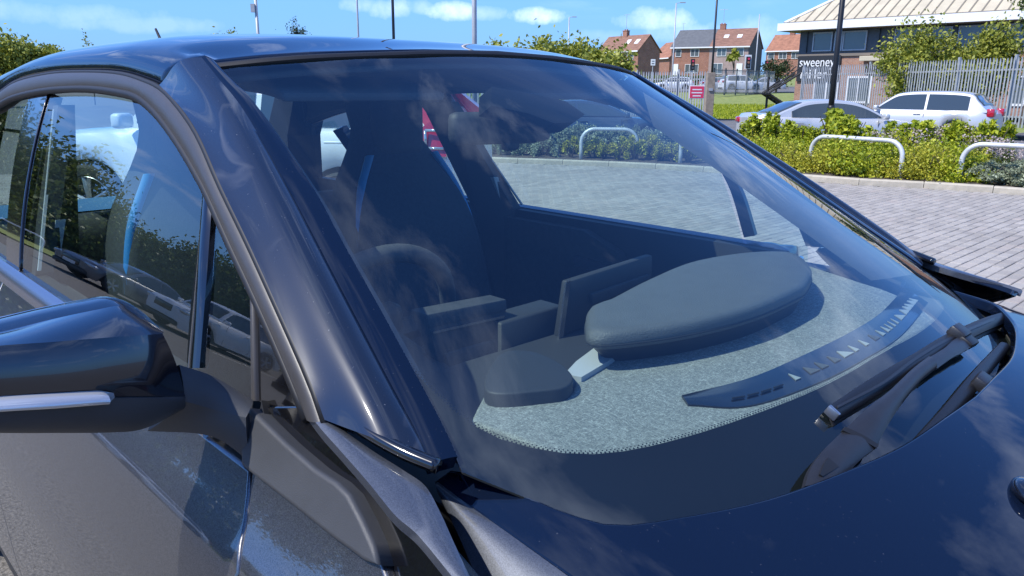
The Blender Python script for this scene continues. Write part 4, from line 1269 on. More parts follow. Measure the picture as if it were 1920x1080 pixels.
def mirror_parts(mr):
    cap = ribbon('mirror_cap', mT, mC, MT['mirror_cap'], car, 70, 9, bulge=.0025, thick=.01, out=(.6, -.2, 1), mirror=mr)
    ribbon('mirror_front', mCb, [p + np.array([0, 0, .002]) for p in mB], MT['mirror_cap'], cap, 60, 11, bulge=.0035, thick=.01, out=(1, -.2, .1), mirror=mr)
    ribbon('mirror_shell', mB, mL, MT['plastic_grey'], cap, 50, 9, bulge=.007, thick=.01, out=(1, -.1, -.2), mirror=mr)
    ribbon('mirror_back', mT, mBk, MT['mirror_cap'], cap, 50, 5, bulge=.004, thick=.008, out=(-.3, 0, 1), mirror=mr)
    ribbon('mirror_underside', mL, mLk, MT['plastic_dark'], cap, 50, 5, bulge=.003, thick=.008, out=(0, 0, -1), mirror=mr)
    ribbon('mirror_glass', mBk, mLk, MT['chrome'], cap, 50, 3, bulge=0, thick=.004, out=(-1, 0, 0), mirror=mr)
    # clear turn-signal strip
    ca = xs([(-240, 772, -.280), (-110, 763, -.262), (0, 755, -.254), (100, 748, -.249), (196, 741, -.248), (203, 748, -.250)])
    cb = xs([(-240, 788, -.284), (-110, 782, -.266), (0, 771, -.257), (100, 766, -.252), (196, 759, -.250), (205, 756, -.251)])
    ribbon('turn_signal', ca, cb, MT['signal_lens'], cap, 40, 7, bulge=.006, thick=.01, out=(1, 0, .1), mirror=mr)
    if mr: cap.location = (-.20, .0, -.21)
    return cap
both(mirror_parts)
sA = [on_y(336, 684, -.818), on_y(400, 706, -.785), on_y(474, 750, -.750)]
sB = [on_y(346, 752, -.822), on_y(402, 768, -.793), on_y(461, 783, -.768)]
sC = [on_y(276, 808, -.842), on_y(395, 818, -.795), on_y(471, 867, -.766)]
def stalk(mr):
    st = ribbon('mirror_arm', sA, sB, MT['plastic_grey'], car, 40, 9, bulge=.004, thick=.01, out=(0, -.4, 1), mirror=mr)
    ribbon('arm_front', sB, sC, MT['plastic_grey'], st, 40, 9, bulge=.004, thick=.01, out=(1, -1, 0), mirror=mr)
    ribbon('arm_foot', [p + np.array([0, .004, .0]) for p in S_side.px([(458, 782), (480, 772), (484, 752)])], [p + np.array([0, .004, 0]) for p in S_side.px([(471, 868), (480, 872), (490, 780)])], MT['rubber'], st, 8, 3, thick=.01, out=(0, -1, 0), mirror=mr)
    if mr: st.location = (-.20, 0, -.21)
both(stalk)

# ---- wipers
MT['wiper'] = mat('wiper_black', (.008, .008, .009), .45, bump=.05, bscale=300)
MT['wiper_arm'] = mat('wiper_arm_black', (.018, .019, .023), .40, var=.1, vscale=40, bump=.08, bscale=500)
def wpt(x, y, h):
    p = S_ws.hit(x, y); return p + S_ws.N(*S_ws.uv(p))*h
def wrail(lst): return [wpt(x, y, h) for x, y, h in lst]
arm = ribbon('wiper', wrail([(1566, 824, 0.0198), (1605, 788, 0.0231), (1650, 752, 0.0237), (1690, 713, 0.0220), (1722, 688, 0.0220)]), wrail([(1626, 856, 0.0187), (1642, 822, 0.0220), (1668, 782, 0.0226), (1706, 736, 0.0215), (1738, 708, 0.0215)]), MT['wiper_arm'], car, 40, 9, bulge=.005, thick=.006, out=(1, 0, 1.5))
ribbon('arm_head', wrail([(1490, 932, 0.0220), (1500, 900, 0.0231), (1525, 865, 0.0231), (1562, 828, 0.0209)]), wrail([(1560, 925, 0.0198), (1577, 900, 0.0209), (1598, 878, 0.0209), (1624, 858, 0.0198)]), MT['wiper_arm'], arm, 30, 9, bulge=.005, thick=.007, out=(1, 0, 1.5))
ribbon('arm_slot', wrail([(1512, 916, 0.0286), (1520, 896, 0.0286), (1528, 884, 0.0281)]), wrail([(1518, 919, 0.0275), (1536, 908, 0.0275), (1548, 900, 0.0270)]), MT['rubber'], arm, 10, 3, thick=.002, out=(1, 0, 1.5))
ribbon('arm_hook', wrail([(1720, 692, 0.0220), (1752, 672, 0.0220), (1770, 656, 0.0209), (1796, 640, 0.0198)]), wrail([(1738, 710, 0.0215), (1766, 690, 0.0215), (1784, 680, 0.0204), (1816, 660, 0.0193)]), MT['wiper_arm'], arm, 30, 5, bulge=.002, thick=.005, out=(1, 0, 1.5))
ribbon('hinge_pin', wrail([(1562, 824, 0.0253), (1594, 840, 0.0259), (1626, 856, 0.0237)]), wrail([(1559, 830, 0.0242), (1590, 846, 0.0248), (1622, 862, 0.0231)]), MT['rubber'], arm, 12, 3, thick=.006, out=(1, 0, 1.5))
def blade(a, b, mid, name):
    bl = ribbon(name, wrail([(x, y, h) for x, y, h in a]), wrail([(x, y, h) for x, y, h in b]), MT['wiper'], arm if name == 'blade' else car, 50, 9, bulge=.004, thick=.006, out=(1, 0, 1.5))
    return bl
b1 = blade([(1545, 772, 0.0110), (1620, 722, 0.0121), (1700, 676, 0.0132), (1760, 640, 0.0138), (1830, 608, 0.0132), (1884, 590, 0.0121)], [(1562, 795, 0.0088), (1640, 748, 0.0099), (1716, 700, 0.0110), (1776, 663, 0.0116), (1842, 628, 0.0110), (1892, 607, 0.0099)], None, 'blade')
ribbon('blade_lip', wrail([(1552, 790, 0.0055), (1640, 742, 0.0055), (1716, 694, 0.0055), (1776, 658, 0.0055), (1842, 624, 0.0055), (1888, 604, 0.0055)]), wrail([(1562, 800, 0.0011), (1640, 752, 0.0011), (1716, 704, 0.0011), (1776, 668, 0.0011), (1842, 632, 0.0011), (1888, 610, 0.0011)]), MT['rubber'], b1, 40, 3, thick=.002, out=(1, -1, .5))
def wbox(name, px, h, size, m, parent, ang_px):
    p = wpt(px[0], px[1], h); q = wpt(ang_px[0], ang_px[1], h); u_ = (q-p)/np.linalg.norm(q-p); n_ = S_ws.N(*S_ws.uv(S_ws.hit(*px))); n_ = n_-u_*(n_@u_); n_ /= np.linalg.norm(n_); v_ = np.cross(n_, u_)
    bm = bmesh.new(); box(bm, (0, 0, 0), size, bev=min(size)*.22)
    R3 = Matrix(((u_[0], v_[0], n_[0]), (u_[1], v_[1], n_[1]), (u_[2], v_[2], n_[2])))
    for vv in bm.verts: vv.co = R3 @ vv.co + Vector(p)
    return bm_obj(name, bm, m, parent, True, autosmooth=40)
wbox('blade_clip', (1782, 640), .019, (.042, .026, .018), MT['wiper_arm'], b1, (1830, 612))
wbox('clip_bridge', (1800, 655), .018, (.040, .022, .012), MT['wiper'], b1, (1840, 635))
wbox('end_cap', (1551, 785), .011, (.005, .016, .013), MT['alloy'], b1, (1620, 740))
wbox('end_cap', (1890, 600), .012, (.012, .016, .018), MT['rubber'], b1, (1850, 615))
b2 = ribbon('passenger_wiper', wrail([(1690, 850, 0.0110), (1760, 772, 0.0121), (1815, 706, 0.0121), (1868, 650, 0.0110)]), wrail([(1716, 862, 0.0088), (1788, 786, 0.0099), (1838, 722, 0.0099), (1888, 660, 0.0088)]), MT['wiper'], car, 40, 9, bulge=.004, thick=.006, out=(1, 0, 1.5))
wbox('blade_clip', (1826, 735), .019, (.042, .026, .018), MT['wiper_arm'], b2, (1868, 680))
wbox('clip_bridge', (1846, 744), .017, (.042, .022, .012), MT['wiper'], b2, (1880, 700))
ribbon('arm', wrail([(1850, 752, 0.0165), (1880, 716, 0.0176), (1905, 680, 0.0187), (1950, 630, .03)]), wrail([(1862, 764, 0.0154), (1895, 728, 0.0165), (1925, 690, 0.0176), (1970, 640, .03)]), MT['wiper_arm'], b2, 24, 7, bulge=.004, thick=.005, out=(1, 0, 1.5))

# ---- dashboard
def dash_z(x, y): return 1.048 - .10*max(0.0, x+.05)
S_dash = Surf('z', dash_z, 1)
dp = [(-.185, -.459), (-.138, -.521), (.014, -.500), (.10, -.43), (.175, -.25), (.20, 0), (.175, .25), (.10, .43), (.01, .52), (-.086, .56), (-.29, .66), (-.33, .55), (-.30, .1), (-.26, -.1), (-.17, -.27), (-.108, -.365)]
dash = fill('dashboard', [S_dash.P(x, y) for x, y in dp], S_dash, MT['fabric'], car, grid=.04, edge=.006, thick=.03)
# ventilation strip along the windscreen with its row of triangles
sa = [S_dash.hit(x, y) for x, y in [(1278, 745), (1405, 712), (1500, 672), (1590, 628), (1650, 590), (1695, 543)]]
sb = [S_dash.hit(x, y) for x, y in [(1290, 762), (1404, 764), (1530, 722), (1620, 676), (1690, 630), (1740, 570)]]
ribbon('defrost_vent', [p + np.array([0, 0, .003]) for p in sa], [p + np.array([0, 0, .003]) for p in sb], MT['screen'], dash, 60, 5, bulge=.001, thick=.004, out=(0, 0, 1))
ca_, cb_ = catmull(sa, 120), catmull(sb, 120)
MT['vent_mark'] = mat('vent_mark', (.30, .32, .31), .5)
MT['vent_dim'] = mat('vent_dim', (.07, .075, .075), .5)
for i0, wdt, full in [(30, 2, 0), (36, 4, 0), (41, 3, 0), (47, 3, 0), (52, 5, 1), (58, 2, 0), (64, 2, 0), (70, 3, 0), (75, 2, 0), (79, 2, 0), (82, 1, 0), (85, 1, 0), (88, 1, 0), (92, 5, 1), (98, 5, 1), (102, 4, 1), (105, 4, 1), (109, 4, 1), (112, 3, 1)]:
    z_ = np.array([0, 0, .0055])
    a = ca_[i0]*.60+cb_[i0]*.40; b = ca_[i0]*.30+cb_[i0]*.70; c = ca_[min(119, i0+wdt)]*.30+cb_[min(119, i0+wdt)]*.70
    tri = [a+z_, b+z_, c+z_, a+z_*.5, b+z_*.5, c+z_*.5]
    mesh_obj('vent_triangle', tri, [(0, 1, 2), (3, 5, 4), (0, 3, 4, 1), (1, 4, 5, 2), (2, 5, 3, 0)], MT['vent_mark' if full or wdt < 3 else 'vent_dim'], dash)
# padded leather pod
pod_px = [(1098, 601), (1104, 574), (1140, 560), (1215, 522), (1300, 488), (1400, 471), (1474, 469), (1502, 478), (1516, 490), (1524, 506), (1514, 528), (1496, 540), (1420, 572), (1310, 600), (1200, 617), (1112, 622)]
pod_pl = catmull([on_z(x, y, 1.112) for x, y in pod_px], 120, True)[:-1]
cen = pod_pl.mean(0)
bm = bmesh.new()
rings = []
for f_, z_ in ((.0, 1.114), (.60, 1.114), (.92, 1.113), (.975, 1.110), (.995, 1.104), (1.0, 1.094), (.992, 1.086), (.975, 1.083), (.90, 1.082)):
    rings.append([bm.verts.new((cen[0]+(p[0]-cen[0])*f_, cen[1]+(p[1]-cen[1])*f_, z_)) for p in pod_pl] if f_ > 0 else [bm.verts.new((cen[0], cen[1], z_))])
n_ = len(pod_pl)
for i in range(n_): bm.faces.new((rings[0][0], rings[1][i], rings[1][(i+1) % n_]))
for a, b in zip(rings[1:], rings[2:]):
    for i in range(n_): bm.faces.new((a[i], b[i], b[(i+1) % n_], a[(i+1) % n_]))
bm.faces.new(rings[-1]); bmesh.ops.recalc_face_normals(bm, faces=bm.faces[:])
bm_obj('dash_pod', bm, MT['leather'], dash, True)
bm = bmesh.new(); tube(bm, [(cen[0]+(p[0]-cen[0])*.998, cen[1]+(p[1]-cen[1])*.998, 1.0905) for p in list(pod_pl)+[pod_pl[0]]], .0018, 5, False); bm_obj('pod_seam', bm, MT['interior'], dash)
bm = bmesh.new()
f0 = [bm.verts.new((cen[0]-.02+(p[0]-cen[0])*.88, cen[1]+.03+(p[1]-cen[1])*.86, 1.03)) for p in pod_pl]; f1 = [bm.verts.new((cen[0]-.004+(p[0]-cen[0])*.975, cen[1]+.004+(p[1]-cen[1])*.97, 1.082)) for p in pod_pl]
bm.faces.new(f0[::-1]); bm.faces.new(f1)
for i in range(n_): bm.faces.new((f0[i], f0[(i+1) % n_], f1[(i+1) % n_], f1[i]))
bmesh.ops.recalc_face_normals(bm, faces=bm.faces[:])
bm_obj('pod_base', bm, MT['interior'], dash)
sw = [on_z(x, y, 1.052) for x, y in [(1058, 706), (1080, 682), (1128, 646), (1150, 622), (1192, 622), (1184, 650), (1140, 682), (1090, 712)]]
bm = bmesh.new(); prism(bm, [(p[0], p[1]) for p in sw], 1.035, 1.056); bmesh.ops.recalc_face_normals(bm, faces=bm.faces[:]); bm_obj('dash_ledge', bm, MT['light_trim'], dash)
# light spot: small green alarm lamp on the pod
ap = on_z(1294, 598, 1.10)
MT['green_led'] = mat('green_lamp', (.02, .55, .35), .3)
bm = bmesh.new(); tube(bm, [ap + np.array([.004, -.008, -.002]), ap + np.array([.002, -.006, .006])], .003, 10); bm_obj('alarm_lamp', bm, MT['green_led'], dash)
def slab(name, corners, thick, m, parent, bev=.004, dirv=(-1, 0, 0)):
    """a thick plate between four 3D corners"""
    c = [np.array(p) for p in corners]; d_ = np.array(dirv, float)*thick
    bm = bmesh.new(); a = [bm.verts.new(p) for p in c]; b = [bm.verts.new(p+d_) for p in c]
    bm.faces.new(a); bm.faces.new(b[::-1])
    for i in range(4): bm.faces.new((a[i], b[i], b[(i+1) % 4], a[(i+1) % 4]))
    bmesh.ops.recalc_face_normals(bm, faces=bm.faces[:])
    if bev: bmesh.ops.bevel(bm, geom=bm.edges[:], offset=bev, segments=2, affect='EDGES', profile=.5)
    return bm_obj(name, bm, m, parent, True, autosmooth=40)
cl = slab('instrument_display', xs([(798, 592, -.43), (950, 562, -.43), (948, 690, -.42), (830, 708, -.42)]), .035, MT['interior'], car)
slab('display_top', xs([(800, 590, -.428), (950, 561, -.428), (951, 582, -.426), (806, 616, -.426)]), .045, MT['interior_soft'], cl, .003)
sc_ = slab('centre_screen', xs([(1066, 528, -.37), (1224, 478, -.37), (1222, 560, -.37), (1050, 634, -.37)]), .018, MT['interior'], car)
slab('screen_face', xs([(1080, 536, -.389), (1214, 494, -.389), (1208, 556, -.389), (1066, 622, -.389)]), .003, MT['screen'], sc_, 0)
slab('screen_rail', xs([(1110, 552, -.362), (1220, 514, -.362), (1218, 532, -.362), (1112, 572, -.362)]), .01, MT['interior_soft'], sc_, .003)
slab('dash_panel', xs([(940, 606, -.41), (1056, 572, -.41), (1056, 652, -.39), (940, 702, -.39)]), .06, MT['interior'], car)
slab('column_shroud', xs([(840, 700, -.40), (948, 660, -.40), (952, 742, -.33), (850, 760, -.33)]), .10, MT['interior'], car)
tr = [on_z(x, y, 1.062) for x, y in [(935, 672), (990, 664), (1040, 682), (1072, 708), (1068, 728), (1030, 738), (912, 740)]]
tr = catmull(tr, 40, True)[:-1]
bm = bmesh.new(); prism(bm, [(p[0], p[1]) for p in tr], 1.02, 1.068); bmesh.ops.recalc_face_normals(bm, faces=bm.faces[:])
bmesh.ops.bevel(bm, geom=[e for e in bm.edges if e.verts[0].co.z > 1.06 and e.verts[1].co.z > 1.06], offset=.003, segments=3, affect='EDGES', profile=.5)
bm_obj('dash_tray', bm, MT['interior'], dash, True, autosmooth=45)
# dash body below
bm = bmesh.new(); box(bm, (-.22, .0, .86), (.34, 1.28, .30)); bm_obj('dash_body', bm, MT['interior'], car)
# ---- steering wheel
bm = bmesh.new()
wc = np.array([-.62, -.365, 1.005]); ax = np.array([-.92, 0, .39]); e1 = np.array([0, 1, 0]); e2 = np.cross(ax, e1); e2 /= np.linalg.norm(e2)
if e2[2] < 0: e2 = -e2
ringp = [wc + .185*(e1*math.cos(a)+e2*math.sin(a)) for a in np.linspace(0, 2*math.pi, 49)]
tube(bm, ringp, .017, 10, False)
st_ = bm_obj('steering_wheel', bm, MT['interior_soft'], car, True)
bm = bmesh.new(); box(bm, tuple(wc), (.05, .15, .12), bev=.02)
for a in (0, math.pi, -math.pi/2): tube(bm, [wc, wc+.175*(e1*math.cos(a)+e2*math.sin(a))], [.03, .018], 6)
bm_obj('wheel_hub', bm, MT['interior'], st_, True, autosmooth=50)
bm = bmesh.new(); tube(bm, [wc, wc+np.array([.30, 0, -.06])], .045, 12); bm_obj('steering_column', bm, MT['interior'], car)
# ---- front seats
def seat(y, xo=0.0):
    bm = bmesh.new()
    outl = [(-.078, 1.0), (-.076, .93), (-.088, .86), (-.13, .78), (-.20, .66), (-.235, .50), (-.24, .25), (-.22, 0)]
    outl = outl + [(-u, v) for u, v in outl[::-1]]
    o3 = catmull([(u, v, 0) for u, v in outl], 48)
    H_ = .86
    def m3(u, v, w_): return (-1.18+xo-.27*v-.06*(v > .8)*(v-.8) + w_, y+u, .58+H_*v)
    rr = []
    for w_, f in ((.07, .86), (.05, .97), (0, 1.0), (-.05, .97), (-.08, .85)):
        rr.append([bm.verts.new(m3(p[0]*f, .5+(p[1]-.5)*(f if f < .9 else 1), w_ + (.035*abs(p[0])/.24 if w_ > 0 else 0))) for p in o3])
    for a, b in zip(rr, rr[1:]):
        for i in range(len(o3)): bm.faces.new((a[i], a[(i+1) % len(o3)], b[(i+1) % len(o3)], b[i]))
    bm.faces.new(rr[0][::-1]); bm.faces.new(rr[-1]); bmesh.ops.recalc_face_normals(bm, faces=bm.faces[:])
    s_ = bm_obj('front_seat', bm, MT['seat_cloth'], car, True, autosmooth=60)
    bm = bmesh.new(); box(bm, (-.97+xo, y, .56), (.50, .48, .16), bev=.05); bm_obj('seat_cushion', bm, MT['seat_cloth'], s_, True)
    for vv in (.30, .52, .74):
        bm = bmesh.new(); ww = .15 if vv < .7 else .10; tube(bm, [np.array(m3(-ww, vv, .073)), np.array(m3(0, vv-.012, .075)), np.array(m3(ww, vv, .073))], .0035, 5); bm_obj('seat_seam', bm, MT['interior_soft'], s_)
    bm = bmesh.new(); box(bm, tuple(np.array(m3(0, .885, .085))), (.07, .175, .20), bev=.03); bm_obj('headrest', bm, MT['interior_soft'], s_, True)
    for sg in (-1, 1):
        a = [np.array(m3(sg*u, v, .083)) for u, v in ((.135, .79), (.195, .66), (.228, .50), (.232, .30))]; b = [np.array(m3(sg*(u-.022), v, .088)) for u, v in ((.132, .79), (.195, .66), (.228, .50), (.232, .30))]
        ribbon('bolster_stripe', a, b, MT['blue_piping'], s_, 24, 5, bulge=.004, thick=.01, out=(1, 0, .3))
seat(.305, -.10); seat(-.36)
bm = bmesh.new(); box(bm, (-2.0, 0, .82), (.16, 1.2, .52), bev=.06); rs = bm_obj('rear_seat', bm, MT['seat_cloth'], car, True)
bm = bmesh.new(); box(bm, (-1.8, 0, .52), (.5, 1.2, .16), bev=.05); bm_obj('rear_cushion', bm, MT['seat_cloth'], rs, True)
bm = bmesh.new(); box(bm, (-2.45, 0, .98), (.55, 1.15, .03), bev=.01); bm_obj('parcel_shelf', bm, MT['interior'], car)
# ---- door linings, pillars, headliner, visors
def shell_box(name, poly, y0f, depth, m, mr, parent=None):
    sg = 1 if mr else -1
    bm = bmesh.new()
    a = [bm.verts.new((x, sg*(y0f(x, z)), z)) for x, z in poly]; b = [bm.verts.new((x, sg*(y0f(x, z)-depth), z)) for x, z in poly]
    n = len(poly); bm.faces.new(a); bm.faces.new(b[::-1])
    for i in range(n): bm.faces.new((a[i], a[(i+1) % n], b[(i+1) % n], b[i]))
    bmesh.ops.recalc_face_normals(bm, faces=bm.faces[:]); return bm_obj(name, bm, m, parent or car)
both(lambda mr: shell_box('door_lining', [(-.34, .40), (-1.42, .40), (-1.42, 1.055), (-.36, 1.055)], lambda x, z: .745, .035, MT['interior'], mr))
both(lambda mr: shell_box('door_pad', [(-.80, .62), (-1.36, .62), (-1.38, 1.03), (-1.0, 1.03), (-.86, .98), (-.74, .80)], lambda x, z: .708, .03, MT['interior_soft'], mr))
both(lambda mr: shell_box('rear_lining', [(-1.44, .40), (-2.7, .40), (-2.7, 1.055), (-1.44, 1.055)], lambda x, z: .735, .035, MT['interior'], mr))
both(lambda mr: shell_box('pillar_lining', [(-1.50, 1.41), (-1.33, 1.06), (-1.33, .5), (-1.52, .5), (-1.51, 1.0), (-1.66, 1.40)], lambda x, z: -glass_y(x, min(1.42, max(1.06, z)))-.02, .035, MT['interior'], mr))
both(lambda mr: shell_box('belt_anchor', [(-1.455, 1.155), (-1.375, 1.165), (-1.365, 1.085), (-1.45, 1.08)], lambda x, z: -glass_y(x, z)-.055, .02, MT['light_trim'], mr))
both(lambda mr: shell_box('corner_lining', [(-.36, 1.055), (-.40, 1.20), (-.02, 1.085), (.02, 1.0), (-.2, .95)], lambda x, z: .70, .03, MT['interior'], mr) if 0 else None)
both(lambda mr: ribbon('pillar_cover', [p*np.array([1, .965, 1]) + np.array([-.012, 0, -.012]) for p in catmull(I_r, 20)], [p*np.array([1, .93, 1]) + np.array([-.085, 0, -.035]) for p in catmull(I_r, 20)], MT['headliner'], car, 40, 5, bulge=.008, thick=.01, out=(0, 1, 0), mirror=mr))
hv = [np.array([p[0]-.012, p[1]*.955, p[2]-.035]) for p in rv]
ho = mesh_obj('headlining', hv, [f[::-1] for f in fc], MT['headliner'], car, True)
hm_ = ho.modifiers.new('thick', 'SOLIDIFY'); hm_.thickness = .01; hm_.offset = -1
for y in (-.27, .27):
    bm = bmesh.new(); box(bm, (-.80, y, 1.452), (.17, .36, .018), Matrix.Rotation(.18, 3, 'Y'), bev=.008); bm_obj('sun_visor', bm, MT['headliner'], car, True, autosmooth=40)
# ---- inside mirror with its sensor housing at the windscreen
bm = bmesh.new(); box(bm, (0, 0, 0), (.035, .20, .062), bev=.014)
R3 = Matrix.Rotation(-.25, 3, 'Z')
p = on_x(930, 240, -.58)
for v in bm.verts: v.co = R3 @ v.co + Vector(p)
im = bm_obj('inside_mirror', bm, MT['interior'], car, True, autosmooth=50)
bm = bmesh.new(); box(bm, tuple(on_x(988, 228, -.55)), (.07, .075, .075), bev=.012); bm_obj('sensor_box', bm, MT['interior'], im, True, autosmooth=50)
bm = bmesh.new(); box(bm, tuple(on_x(957, 272, -.57)), (.025, .035, .022), bev=.008); bm_obj('mirror_button', bm, MT['interior'], im, True, autosmooth=50)
pod_s = [S_ws.hit(x, y) + np.array([-.012, 0, -.012]) for x, y in [(930, 150), (1010, 165), (1070, 178), (1106, 203), (1086, 217), (1050, 219), (1000, 200), (930, 185)]]
bm = bmesh.new(); a = [bm.verts.new(p) for p in pod_s]; b = [bm.verts.new(p + np.array([-.035, 0, -.02])) for p in pod_s]
bm.faces.new(a); bm.faces.new(b[::-1])
for i in range(8): bm.faces.new((a[i], a[(i+1) % 8], b[(i+1) % 8], b[i]))
bmesh.ops.recalc_face_normals(bm, faces=bm.faces[:])
bm_obj('sensor_housing', bm, MT['frit'], car)
# bright rear edge of the frameless far door glass
both(lambda mr: shell_box('glass_edge', [(bp_t[0]+.010, 1.40), (bp_t[0]+.018, 1.40), (bp_b[0]+.055, 1.07), (bp_b[0]+.047, 1.07)], lambda x, z: -glass_y(x, z)-.02, .006, MT['light_trim'], mr))

# ---- smaller cabin details
for y in (-.06, .06):
    bm = bmesh.new(); q = wc + np.array([.10, y*1.2, .0]); tube(bm, [q, q + np.array([.02, y*2.6, .03])], [.010, .007], 8); bm_obj('stalk', bm, MT['interior'], st_, True)
bm = bmesh.new(); tube(bm, [wc + ax*-.026, wc + ax*-.034], .036, 20); bm_obj('wheel_boss', bm, MT['satin'], st_, True, autosmooth=40)
both(lambda mr: ribbon('seat_belt', [np.array([-1.47, .648, 1.20]), np.array([-1.47, .655, .95]), np.array([-1.45, .66, .55])], [np.array([-1.42, .648, 1.20]), np.array([-1.42, .655, .95]), np.array([-1.40, .66, .55])], MT['interior_soft'], car, 12, 3, thick=.003, out=(0, -1, 0), mirror=mr))
both(lambda mr: shell_box('door_pull', [(-.80, .90), (-1.02, .92), (-1.02, .95), (-.80, .935)], lambda x, z: .70, .04, MT['satin'], mr))
both(lambda mr: shell_box('speaker_grille', [(-.48, .62), (-.66, .60), (-.70, .75), (-.62, .84), (-.48, .80)], lambda x, z: .708, .012, MT['frit'], mr))
slab('display_line', xs([(812, 622, -.421), (946, 592, -.421), (946, 596, -.421), (813, 626, -.421)]), .004, MT['satin'], cl, 0)
slab('display_skirt', xs([(836, 664, -.418), (948, 632, -.418), (948, 690, -.415), (846, 718, -.415)]), .02, MT['interior_soft'], cl, .004)
slab('screen_bezel', xs([(1062, 530, -.366), (1070, 526, -.366), (1056, 634, -.366), (1048, 636, -.366)]), .004, MT['satin'], sc_, 0)
for k in range(4):
    t0, t1 = (k+.12)/4, (k+.88)/4
    a = [p + np.array([0, 0, .006]) for p in (ca_[int(10+t0*16)]*.3+cb_[int(10+t0*16)]*.7, ca_[int(10+t1*16)]*.3+cb_[int(10+t1*16)]*.7)]
    bm = bmesh.new(); tube(bm, a, .0016, 5); bm_obj('vent_slot', bm, MT['rubber'], dash)
# spoiler groove and rubber of the near blade; scuttle grille slots
ribbon('blade_groove', wrail([(1556, 776, .0165), (1640, 731, .0172), (1700, 686, .0178), (1762, 649, .018), (1832, 616, .017), (1880, 597, .016)]), wrail([(1558, 780, .0160), (1643, 735, .0166), (1704, 690, .0172), (1765, 653, .0175), (1835, 620, .0165), (1882, 600, .0155)]), MT['wiper_arm'], b1, 40, 3, thick=.002, out=(1, 0, 1.5))
for i in range(2, len(rear_all)-2, 3):
    x, y = rear_all[i]
    if abs(y) < .58:
        bm = bmesh.new(); tube(bm, [(x-.01, y, S_hood.f(x, y)-.046), (x-.085, y*.988, S_hood.f(x, y)-.062)], .004, 5); bm_obj('cowl_rib', bm, MT['plastic_dark'], co)

# ================================================================== OTHER CARS
MT['car_silver'] = car_paint('silver_paint', (.60, .60, .59), .30, .35, dust=.01)
MT['car_white'] = car_paint('white_paint', (.78, .80, .80), 0.0, .4, dust=.01)
MT['car_slate'] = car_paint('slate_paint', (.16, .17, .185), .5, .35, dust=.01)
MT['car_navy'] = car_paint('navy_paint', (.05, .07, .10), .3, .35, dust=.01)
MT['car_window'] = glass_mat('car_window', (.25, .30, .31), 1.52, 1.3)
MT['lamp_red'] = mat('red_lens', (.45, .012, .03), .15, coat=1.0)
MT['lamp_clear'] = mat('clear_lens', (.55, .57, .6), .1, metal=.6, coat=1.0)
MT['plate'] = mat('number_plate', (.75, .72, .55), .5)
MT['auto_glass'] = mat('auto_glass', (.045, .06, .065), .04, spec=1.0)
MT['cabin_dark'] = mat('cabin_dark', (.03, .03, .032), .8)

